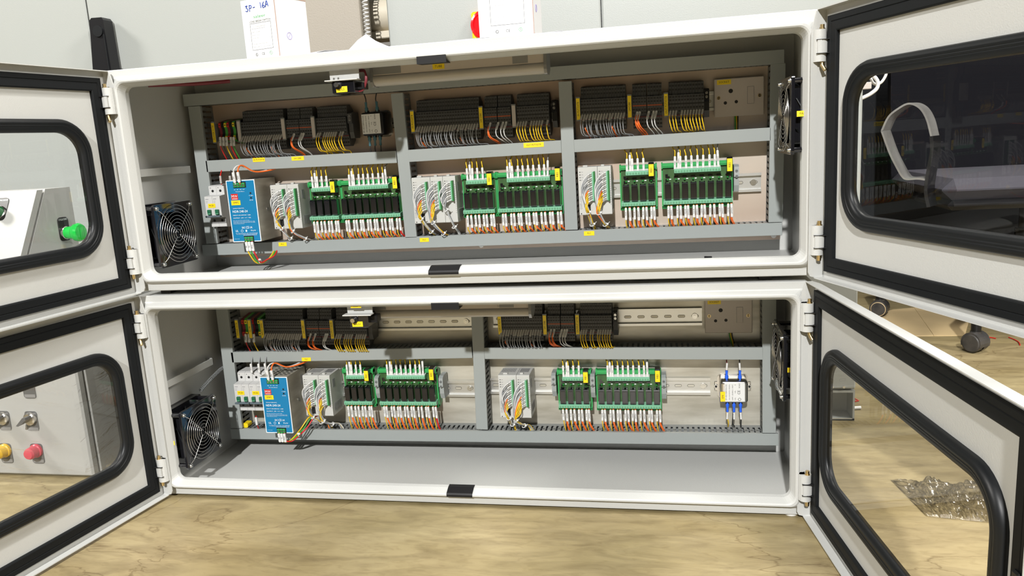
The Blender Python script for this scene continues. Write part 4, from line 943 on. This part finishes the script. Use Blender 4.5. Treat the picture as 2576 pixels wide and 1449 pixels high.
# ------------------------------------------------------------------ door switches
def dswitch(x0,x1,zt,zm,zb,y,label,text,up_):
    r=empty('door_switch',label,'door switch',(x0,y,zb),group='black door switches'); L=x1-x0
    m=MB(); m.box(0,L,0,2,zm-zb,zt-zb,'paint').box(-4,L+2,-16,2,zm-zb-2,zm-zb,'paint',.5).box(4,L-4,0,26,zt-zb-2,zt-zb,'paint'); m.build('bracket',r)
    m=MB(); m.box(6,L-6,-10,30,0,zm-zb-2,'relay',1.5).box(L-8,L+6,4,24,6,zm-zb-6,'black',1); m.build('body',r)
    m=MB(); m.cyl((L*.34,(zm-zb)*.62),'y',4,-20,-10,'chrome',14,r2=3.4); m.cyl((L*.34,(zm-zb)*.62),'y',7,-12,-9,'black',14); m.build('plunger',r)
    m=MB(); sticker(m,(L*.45,-10.3,7),20,9.5,text,tsize=4.4); m.build('label_sticker',r)
    if up_:
        for k in range(2): MB().cyl((k*8+L*.2,-8),'z',1.6,zm-zb-.2,zm-zb+4,'steel',10).build('screw',r)
dswitch(431,484,UZ+H-5,770,747,10,'black door switch with yellow label under the upper roof','DLS',True)
dswitch(420,468,H-6,361,336,10,'black door switch with yellow label under the lower roof','DLS1',False)
m=MB(); x,z=at(895,769,-4); sticker(m,(x,-4,z-1),20,6,'DLS1',tsize=3); adopt(m.build('label_sticker'),lower)
for k in range(2): wire('%s dark red wire looping behind the upper door switch'%['inner','outer'][k],'dark red wires of the upper door switch',[(476,30,UZ+H-30-k*3),(490,22,784-k*2),(492+k*2,18,768),(486,18,752),(474,20,750)],'darkred',1.7)
# conduit runs
m=MB(); m.tube(smooth([at(372,212,60)[:1]+(60,)+at(372,214,60)[1:],(110,120,795),(150,170,800)],5),4,'darkred',8); tag(m.build('spiral_sleeve'),'dark red wire sleeve under the roof at the left of the upper enclosure','wire sleeve')
m=MB()
P=[Vector((20,130,173)),Vector((22,170,186)),Vector((26,200,196)),Vector((30,235,200))]
for i in range(30):
    t=i/29*2.999; a=int(t); p=P[a]+(P[a+1]-P[a])*(t-a); m.torus((p.x,p.y,p.z),'y',3.6,.8,'duct_in',10,4)
tag(m.build('spiral_sleeve'),'ribbed grey sleeve behind the fan of the lower enclosure','wire sleeve')
m=MB(); m.tube([at(1772,629,180)[:1]+(180,)+(UZ+5,),at(1790,628,180)[:1]+(176,)+(UZ+5,)],2.2,'black',8); tag(m.build('loose_screw'),'small black screw lying on the floor of the upper enclosure','screw')
# ------------------------------------------------------------------ on top of the upper enclosure
TOP=UZ+H
def carton(x,y,rz,wd,dp,h,label,hand):
    r=empty('carton',label,'carton',(x,y,TOP+.6),(0,0,rz),'white printed cartons')
    m=MB(); m.box(-wd,0,0,dp,0,h,'carton',.7); 
    m.box(-wd,0,dp*.02,dp*.98,h,h+.6,'carton'); m.box(-.6,.4,-.3,.5,0,h,'carton_edge'); m.box(.1,.5,0,dp,h-.9,h+.5,'carton_edge'); m.build('box_body',r)
    t=MB(); cx=-wd*.47
    T=lambda s,px,pz,sz,w_=None,c='ink': t.text(s,(px,-.5,pz),sz,c,width=w_)
    t.box(cx-wd*.36,cx+wd*.36,-.25,-.15,8,h*.78,'white')
    T('salzer',cx,h*.735,5.2,wd*.36,'ink_green'); T('LOAD BREAK SWITCH',cx,h*.665,3.6,wd*.62)
    f=(cx-wd*.31,cx+wd*.31,h*.235,h*.635)
    for a,b,c,d in ((f[0],f[1],f[2],f[2]+.5),(f[0],f[1],f[3],f[3]+.5),(f[0],f[0]+.5,f[2],f[3]),(f[1]-.5,f[1],f[2],f[3])): t.box(a,b,-.5,-.3,c,d,'ink')
    T('CAT No.LB016233PPEC02X4',cx-4,h*.585,1.9,wd*.38,'ink_grey'); t.box(cx-wd*.27,cx+wd*.13,-.45,-.3,h*.555,h*.557+.3,'ink_grey')
    for k,(s,w_) in enumerate((('AMPS : 16 AMPS',.25),('POLE : 3 Pole',.22),('MOUNT : BSO',.2),('QTY  : 1 N',.17),('MANUFACTURED IN:Apr  2025',.43),('MRP : Rs.6837/-Each Incl.,of all taxes',.52))): T(s,f[0]+3+wd*w_/2,h*(.505-.045*k),1.8,wd*w_,'ink_grey')
    T('CE',cx,h*.165,4.6); t.torus((cx-wd*.2,-.5,h*.165),'y',2.6,.35,'ink',14,4); T('UL',cx-wd*.2,h*.165,2.2); t.torus((cx+wd*.23,-.5,h*.168),'y',3,.3,'ink_green',16,4); T('V',cx+wd*.23,h*.168,3,None,'ink')
    t.build('printed_label',r)
    s=MB(); s.torus((.4,dp*.36,h*.42),'x',6.2,.35,'ink_violet',24,4); s.text('TESTED',(.6,dp*.36,h*.42),2.4,'ink_violet',(0,.6,.8),(0,-.8,.6),9); s.build('ink_stamp',r)
    if hand:
        s=MB(); 
        def st(p): s.tube(smooth([(a,-.3,b) for a,b in p],4),.75,'ink_blue',5)
        X=-wd*.86; Z=h*.84
        st([(X,Z+8),(X+5,Z+9),(X+2,Z+5),(X+6,Z+3),(X+4,Z-1),(X,Z)])
        st([(X+10,Z+9),(X+10,Z-2)]); st([(X+10,Z+9),(X+15,Z+8),(X+14,Z+4),(X+10,Z+4)]); st([(X+19,Z+4),(X+24,Z+4.5)])
        X+=40; st([(X-2,Z+11),(X-1,Z+1)]); st([(X+7,Z+11),(X+3,Z+5),(X+4,Z+1),(X+8,Z+2),(X+7,Z+5),(X+4,Z+4)]); st([(X+10,Z+1),(X+14,Z+12),(X+17,Z+2)]); st([(X+11,Z+5),(X+16,Z+6)])
        s.build('handwriting',r)
    return r
carton(301,95,R(-17),84,84,118,'white carton with blue handwriting 3P - 16A on top of the upper enclosure',True)
carton(771,125,R(-1.5),99,84,150,'white load break switch carton on top of the enclosure in front of the red switch',False)
def sheet(P,label,th=.35):
    "curved paper: grid of points"
    m=MB(); n=len(P[0]); vs=[p for r_ in P for p in r_]; vs+= [(a,b,c+th) for a,b,c in vs]; k=len(P)*n; F=[]
    for i in range(len(P)-1):
        for j in range(n-1): a=i*n+j; F+= [(a,a+1,a+n+1,a+n),(k+a,k+a+1,k+a+n+1,k+a+n)]
    for i in range(len(P)-1): F+=[(i*n,(i+1)*n,k+(i+1)*n,k+i*n),(i*n+n-1,(i+1)*n+n-1,k+(i+1)*n+n-1,k+i*n+n-1)]
    for j in range(n-1): F+=[(j,j+1,k+j+1,k+j),((len(P)-1)*n+j,(len(P)-1)*n+j+1,k+(len(P)-1)*n+j+1,k+(len(P)-1)*n+j)]
    m.add(vs,F,'paper'); return tag(m.build('paper_sheet'),label,'paper','loose paper sheets on the upper enclosure')
z0=TOP+.6
sheet([[(x,y,z0+(.5 if i==0 else 0)+max(0,(x-330)*.22)*(0,.6,1)[j]) for i,x in enumerate((292,330,372,390,404))] for j,y in enumerate((8,60,120))],'white paper with a lifted corner beside the handwritten carton')
sheet([[(x,y,z0+c*(.08,.6,1)[j]) for x,c in ((462,40),(466,36),(480,26),(500,16),(530,9),(580,7),(640,7),(720,5),(800,2))] for j,y in enumerate((30,75,120))],'long curling white paper under the load break switch carton')
sheet([[(x,y,z0+c) for x,c in ((640,.6),(700,1.4),(740,.8),(800,.6),(835,1.6))] for y in (8,60,118)],'flat white paper peeking out under the right carton')
# ------------------------------------------------------------------ enclosures standing behind
def tall(x0,x1,y0,y1,z0,z1,seams,label,seed,plinth=True):
    r=empty('tall_enclosure',label,'tall enclosure',((x0+x1)/2,y0,F0),group=None); ox=(x0+x1)/2
    m=MB(); m.box(x0-ox,x1-ox,24,y1-y0,z0-F0,z1-F0,'paint_bg',2); m.build('body',r)
    e=[x0]+seams+[x1]
    for a,b in zip(e,e[1:]):
        MB().box(a-ox+1.6,b-ox-1.6,0,22,z0-F0+4,z1-F0-4,'paint_bg',3).build('door_panel',r)
    if plinth:
        m=MB()
        for a,b in ((x0+4,x0+70),(x1-66,x1-2)):
            a-=ox; b-=ox; h=z0-F0
            m.box(a,b,2,5,0,5,'galv').box(a,b,2,60,h-5,h,'paint_bg').box(a,a+3,2,60,0,h-5,'paint_bg').box(b-4,b,2,60,0,h-5,'paint_bg').box(a,b,58,60,0,h-5,'paint_bg').box(a,b,2,60,0,3,'paint_bg')
        for b in (10,34): m.cyl((x1-ox-60+b,h+9),'y',3,-2.5,1,'steel',10)
        m.build('plinth',r)
    return r
R1=tall(386,1395,460.6,900,66,1750,[866],'pale grey two door enclosure standing behind the open ones with a red switch',1)
m=MB(); m.box(582-890.5,646-890.5,-6,0,872-F0,933-F0,'yellow',4); m.build('switch_plate',R1)
m=MB(); m.lathe((612-890.5,904-F0),'y',[(-6,31),(-12,31),(-14,27),(-14,25),(-11,23),(-11,0.01)],'glossred',36); m.box(612-890.5-5,612-890.5+5,-30,-11,904-F0-22,904-F0+22,'glossred',3); m.build('switch_handle',R1)
L1_=tall(-1500,150,460.6,900,66,1750,[-371],'pale grey enclosure with a black swing handle behind the left doors',2)
m=MB(); ox=-675
xa,za=at(228,52,425); xb,zb=at(262,48,425); xc,zc=at(284,176,425); xd,zd_=at(233,176,425)
m.prism([(xa-ox,za-F0),(xa-ox+6,za-F0+5),(xb-ox-4,zb-F0+4),(xb-ox,zb-F0-2),(xc-ox,zc-F0-40),(xd-ox,zd_-F0-40)],'y',-40,-8,'black'); m.cyl(((xa+xb)/2-ox+1,za-F0-26),'y',13,-43,-38,'rubber2',24)
m.box((xa+xb)/2-ox+14,(xa+xb)/2-ox+17,-42,-39,zd_-F0-40,za-F0-34,'rubber2'); m.box(xd-ox-14,xc-ox+3,-9,0,zd_-F0-10,zd_-F0+1,'black',1)
m.build('swing_handle',L1_)
o=tag(MB().box(160,334,430,500,F0,1750,'paint_beige',3).build('machine_cabinet'),'beige textured machine cabinet between the two pale enclosures','machine cabinet')
# things in the narrow gap
m=MB()
pts=[]
for i in range(0,420):
    a=i*.75; pts.append((343+6*math.cos(a),446+6*math.sin(a),700+i*1.0))
m.tube(pts,1.3,'white',5); tag(m.build('spiral_wrap'),'white spiral cable wrap hanging in the gap beside the beige cabinet','cable wrap')
tag(MB().lathe((562,962),'x',[(200,0.01),(200,38),(383,38),(384,0.01)],'coil',28).box(200,384,530,600,905,922,'coil',2).build('machine_barrel'),'cream machine barrel seen in the gap behind the enclosures','machine part')
tag(MB().box(180,384,610,800,F0,898,'cardboard').build('crate'),'tall brown crate seen low in the gap behind the enclosures','crate')
# ------------------------------------------------------------------ wrapped control cabinet and console, left
WX=-215
r=empty('control_cabinet','white control cabinet wrapped in clear film standing on the floor','control cabinet',(-500,65,F0))
def loc(x,y,z): return (x+500,y-65,z-F0)
m=MB(); m.box(-400,285,22,330,0,470-F0,'paint_mid',2); m.box(-398,283,0,20,4,470-F0-4,'paint_mid',4); m.build('body',r)
def kn(x,z,kind):
    a=x+500; b=z-F0
    g=MB(); g.prism([(p,q) for p,q in rrect(a-15,a+15,b-(30 if kind!='sel' else 28),b+15,6,3)],'y',-1.2,0,'knob_grey'); 
    g.box(a-13,a+13,-1.4,-1.2,b-28,b-21,'endcap'); g.build('legend_plate',r)
    g=MB()
    if kind=='sel':
        g.lathe((a,b),'y',[(0,14),(-8,14),(-10,11),(-10,0.01)],'chrome',22); g.prism([(a-17,b-9),(a-12,b-10),(a+9,b+4),(a+9,b+9),(a+2,b+9)],'y',-26,-10,'knob_grey'); g.build('selector_knob',r)
    elif kind=='plate': pass
    else:
        g.lathe((a,b),'y',[(0,15),(-6,15),(-8,13),(-22,12.5),(-26,10),(-27,0.01)],kind,22); g.build('pilot_lamp',r)
kn(-414,131,'sel');kn(-345,131,'sel');kn(-425,57,'mutedyellow');kn(-346,58,'mutedred');kn(-338,205,'plate')
m=MB()
def filmface(o_,u,v,nu,nv,nrm,amp):
    o_=Vector(o_);u=Vector(u);v=Vector(v);nrm=Vector(nrm); vs=[];F=[]
    for i in range(nu+1):
        for j in range(nv+1): vs.append(o_+u*(i/nu)+v*(j/nv)+nrm*(random.random()*amp if 0<i<nu and 0<j<nv else 0))
    for i in range(nu):
        for j in range(nv): a=i*(nv+1)+j; F.append((a,a+1,a+nv+2,a+nv+1))
    m.add(vs,F,'film',True)
filmface((-402,-29,2),(693,0,0),(0,0,474),26,18,(0,-1,0),3.5); filmface((291,-29,2),(0,362,0),(0,0,474),14,18,(1,0,0),3.5)
m.build('clear_film',r)
r=empty('control_console','white sloping control console on top of the wrapped cabinet with green push button','control console',(-650,141,470.5))
def lc(x,y,z): return (x+650,y-141,z-470.5)
m=MB(); dzz=138.5
sl=lambda z,o_=0: -o_-(dzz-z)*72/131
m.prism([(sl(0)+6,0),(76,0),(76,dzz),(sl(dzz)+6,dzz)],'x',-350,360,'paint_mid')
m.prism([(sl(0,0),0.5),(sl(0,16),.5),(sl(dzz-1,16),dzz-1),(sl(dzz-1),dzz-1)],'x',-350,360,'paint_mid'); m.build('body',r)
nn=Vector((0,-131,72)).normalized(); uu=Vector((0,72,131)).normalized()
def slab(xw,yw,zw,hole):
    c=Vector(lc(xw,yw,zw)); c+=nn*.0
    c.y=sl(c.z,16)-.3
    g=MB(); g.M=Matrix.Translation(c)@Matrix(((1,0,0,0),(0,-nn.y,uu.y,0),(0,-nn.z,uu.z,0),(0,0,0,1)))
    # local: x right, y into the face, z up the slope
    if hole: g.cyl((0,0),'y',11,-.5,0,'hole',24); g.cyl((0,0),'y',11.3,-.2,0,'endcap',24); g.build('cable_hole',r); return
    g.prism([(p,q) for p,q in rrect(-15,15,-17,34,8,4)],'y',-1.5,0,'black'); g.text('CLAMPING DONE IND',(0,-1.8,28),3.6,'inkw',width=26); g.build('legend_plate',r)
    g.v=[];g.f=[];g.m=[];g.sm=[];g.names=[]
    g.lathe((0,0),'y',[(-1,15),(-4,15),(-5,13.5)],'chrome',24); g.lathe((0,0),'y',[(-4,13),(-22,13),(-25,11),(-26,0.01)],'darkgreen',24); g.build('pilot_lamp',r)
slab(-366,124,566,False); slab(-374,92,513,True)
g=MB(); c=lc(-290,180,512)
g.prism([(p,q) for p,q in rrect(c[1]-15,c[1]+15,c[2]-17,c[2]+34,8,4)],'x',360,361.6,'black'); g.text('CYCLE START',(361.9,c[1],c[2]+29),4,'inkw',(0,1,0),(0,0,1),25); g.build('legend_plate',r)
g=MB(); g.lathe((c[1],c[2]),'x',[(361,14),(366,14),(368,12)],'chrome',24); g.lathe((c[1],c[2]),'x',[(364,12.5),(372,13.5),(384,14),(390,19),(397,20),(402,17),(404,0.01)],'glossgreen',28); g.build('push_button',r)
# ------------------------------------------------------------------ right side: office chair, dark machine, floor litter
c0=(2069,1331)
r=empty('office_chair','black office chair with a chrome armrest behind the upper right door','office chair',(c0[0],c0[1],F0+1.6))
m=MB(); m.lathe((0,0),'z',[(150,38),(215,36),(217,27),(300,26),(302,17),(430,17)],'black',20); m.build('gas_column',r)
for k in range(5):
    A=R(109.5+72*k)+R(0); A=math.atan2(1458-1331,1695-2069)+R(72*k); dx,dy=math.cos(A),math.sin(A)
    m=MB(); m.tube([(dx*20,dy*20,200),(dx*200,dy*200,190),(dx*395,dy*395,165)],[20,17,13],'black',8); m.build('star_leg',r)
    m=MB(); q=(dx*395,dy*395); B=A+[-.12,1.33,2.2,-.6,.5][k]; 
    m.M=Matrix.Translation(Vector((q[0],q[1],0)))@Matrix.Rotation(B,4,'Z')
    m.cyl((0,0),'z',13,48,165,'black',12); m.cyl((0,0),'z',15,44,58,'caster',14)
    for s in (-1,1): m.lathe((0,27),'y',[(s*4,26.5),(s*22,26.5),(s*25,22),(s*25,.01)],'caster',24); m.torus((0,s*23.5,27),'y',22.5,1.6,'cardboard' if k==0 else 'caster',24,5)
    m.lathe((0,27),'y',[(-4,22),(4,22)],'black',16); m.prism([(28*math.cos(t),27+29.5*math.sin(t)) for t in [R(a) for a in range(-20,201,20)]]+[(24*math.cos(t),27+26*math.sin(t)) for t in [R(a) for a in range(200,-21,-20)]],'y',-23,23,'caster'); m.build('caster',r)
def LC(px,py,Y): x,z=at(px,py,Y); return Vector((x-c0[0],Y-c0[1],z-F0))
m=MB(); m.box(-321,200,-320,190,396,424,'black',12); m.box(-336,215,-332,202,422,482,'cloth',28); m.build('seat',r)
m=MB(); m.prism([(230,430),(262,520),(300,1000),(270,1010),(225,560),(200,440)],'x',-330,200,'mesh_black'); m.build('backrest',r)
def ribbon(P,wd,th,name,mt):
    m=MB(); n=len(P); vs=[]
    for i,p in enumerate(P):
        t=(P[min(i+1,n-1)]-P[max(i-1,0)]).normalized(); nr=Vector((0,1,0)).cross(t).normalized()
        for a,b in ((-1,-1),(1,-1),(1,1),(-1,1)): vs.append(p+Vector((.55,.83,0))*(a*wd/2)+nr*(b*th/2))
    F=[(i*4+j,i*4+(j+1)%4,(i+1)*4+(j+1)%4,(i+1)*4+j) for i in range(n-1) for j in range(4)]+[(0,1,2,3),tuple(range((n-1)*4,n*4))]
    m.add(vs,F,mt,False); m.build(name,r)
Ya=1060
ribbon(smooth([LC(2228,330,Ya),LC(2248,385,Ya),LC(2268,425,Ya),LC(2279,443,Ya),LC(2290,450,Ya),LC(2318,449,Ya),LC(2340,452,Ya)],5),62,5,'armrest_strut','arm_metal')
ribbon(smooth([LC(2228,330,Ya),LC(2245,295,Ya),LC(2270,274,Ya),LC(2296,262,Ya),LC(2322,272,Ya),LC(2340,300,Ya),LC(2352,345,Ya)],5),62,5,'armrest_top','arm_metal')
ribbon(smooth([LC(2352,343,Ya),LC(2353,380,Ya),LC(2344,430,Ya),LC(2338,480,Ya),LC(2345,520,Ya)],5),64,9,'armrest_post','black')
o=tag(MB().box(1440,4200,1900,2600,F0,2300,'machine',10).build('dark_machine'),'dark machine housing far behind the upper right door','machine')
def fl_(px,py,Z=F0):
    d=fw+rt2*((px-1288)/FPX)-up2*((py-724.5)/FPX); t=(Z-CZ)/d.z
    return (CX+d.x*t,CY+d.y*t,Z)
m=MB(); q=[fl_(*p) for p in ((2180,800),(2300,846),(2427,845),(2440,800),(2330,772),(2245,780))]
m.prism([(a[0],a[1]) for a in q],'z',F0+.2,F0+2.0,'cardboard'); a=fl_(2350,846);b=fl_(2300,775); m.tube([(a[0],a[1],F0+2.2),((a[0]+b[0])/2,(a[1]+b[1])/2,F0+2.4),(b[0],b[1],F0+2.2)],1.2,'cardboard',6)
tag(m.build('cardboard_sheet'),'flattened brown cardboard on the floor under the office chair','cardboard')
a=fl_(2148,1031); b=fl_(2165,1030)
tag(MB().tube([(a[0],a[1],F0+4.5),(b[0],b[1],F0+4.5)],4,'sleeve',8).build('marker_offcut'),'tiny white marker sleeve lying on the floor beside the plinth','marker sleeve')
m=MB(); P=[fl_(2487,850),fl_(2495,851),fl_(2505,853)]; m.tube([(p[0],p[1],F0+2) for p in P],1.5,'red',5); tag(m.build('wire_offcut'),'short red wire offcut on the floor beside the right caster','wire offcut','red wire offcuts on the floor')
m=MB(); P=[fl_(2537,850),fl_(2550,855),fl_(2562,862),fl_(2566,870)]; m.tube(smooth([(p[0],p[1],F0+2) for p in P],4),1.5,'red',5); tag(m.build('wire_offcut'),'bent red wire offcut on the floor at the right edge','wire offcut','red wire offcuts on the floor')
m=MB(); a=fl_(2150,1012); m.tube([(a[0],a[1],F0+2),(a[0]+10,a[1]+6,F0+2),(a[0]+4,a[1]+14,F0+4)],1.5,'red',5); tag(m.build('wire_offcut'),'red wire offcut on the floor beside the plinth','wire offcut','red wire offcuts on the floor')
# crumpled plastic bag
random.seed(11)
A=Vector(fl_(2240,1208));B=Vector(fl_(2500,1225));C_=Vector(fl_(2500,1318));D_=Vector(fl_(2330,1300)); nu,nv=40,22; vs=[];F=[]
for i in range(nu+1):
    for j in range(nv+1):
        u=i/nu; v=j/nv; p=(A*(1-u)+B*u)*(1-v)+(D_*(1-u)+C_*u)*v
        e=min(u,1-u,v,1-v)*6; vs.append((p.x,p.y,F0+1.5+min(1,e)*(6+random.random()*13+6*math.sin(u*17+v*9))))
for i in range(nu):
    for j in range(nv): a=i*(nv+1)+j; F.append((a,a+1,a+nv+2,a+nv+1))
m=MB(); m.add(vs,F,'film_bag'); tag(m.build('plastic_bag'),'crumpled clear plastic bag on the floor behind the lower right door','plastic bag')
# white cable and connector beside the tall enclosure
m=MB(); m.tube(smooth([at(*p,500)[:1]+(500,)+at(*p,500)[1:] for p in ((2168,247),(2190,236),(2206,222),(2208,206),(2198,192),(2184,188))]+[(1420,520,at(2184,188,500)[1]+6)],5),4,'white',8)
m.tube(smooth([at(*p,520)[:1]+(520,)+at(*p,520)[1:] for p in ((2188,192),(2196,208),(2206,212),(2218,206),(2228,190),(2230,176))],5),3,'white',8); tag(m.build('cable'),'white cable looping beside the right edge of the tall enclosure','cable')
x,z=at(2178,216,500); tag(MB().box(x-14,x+9,490,520,z-7,z+7,'cream',1).build('cable_connector'),'cream connector beside the looping white cable','connector')
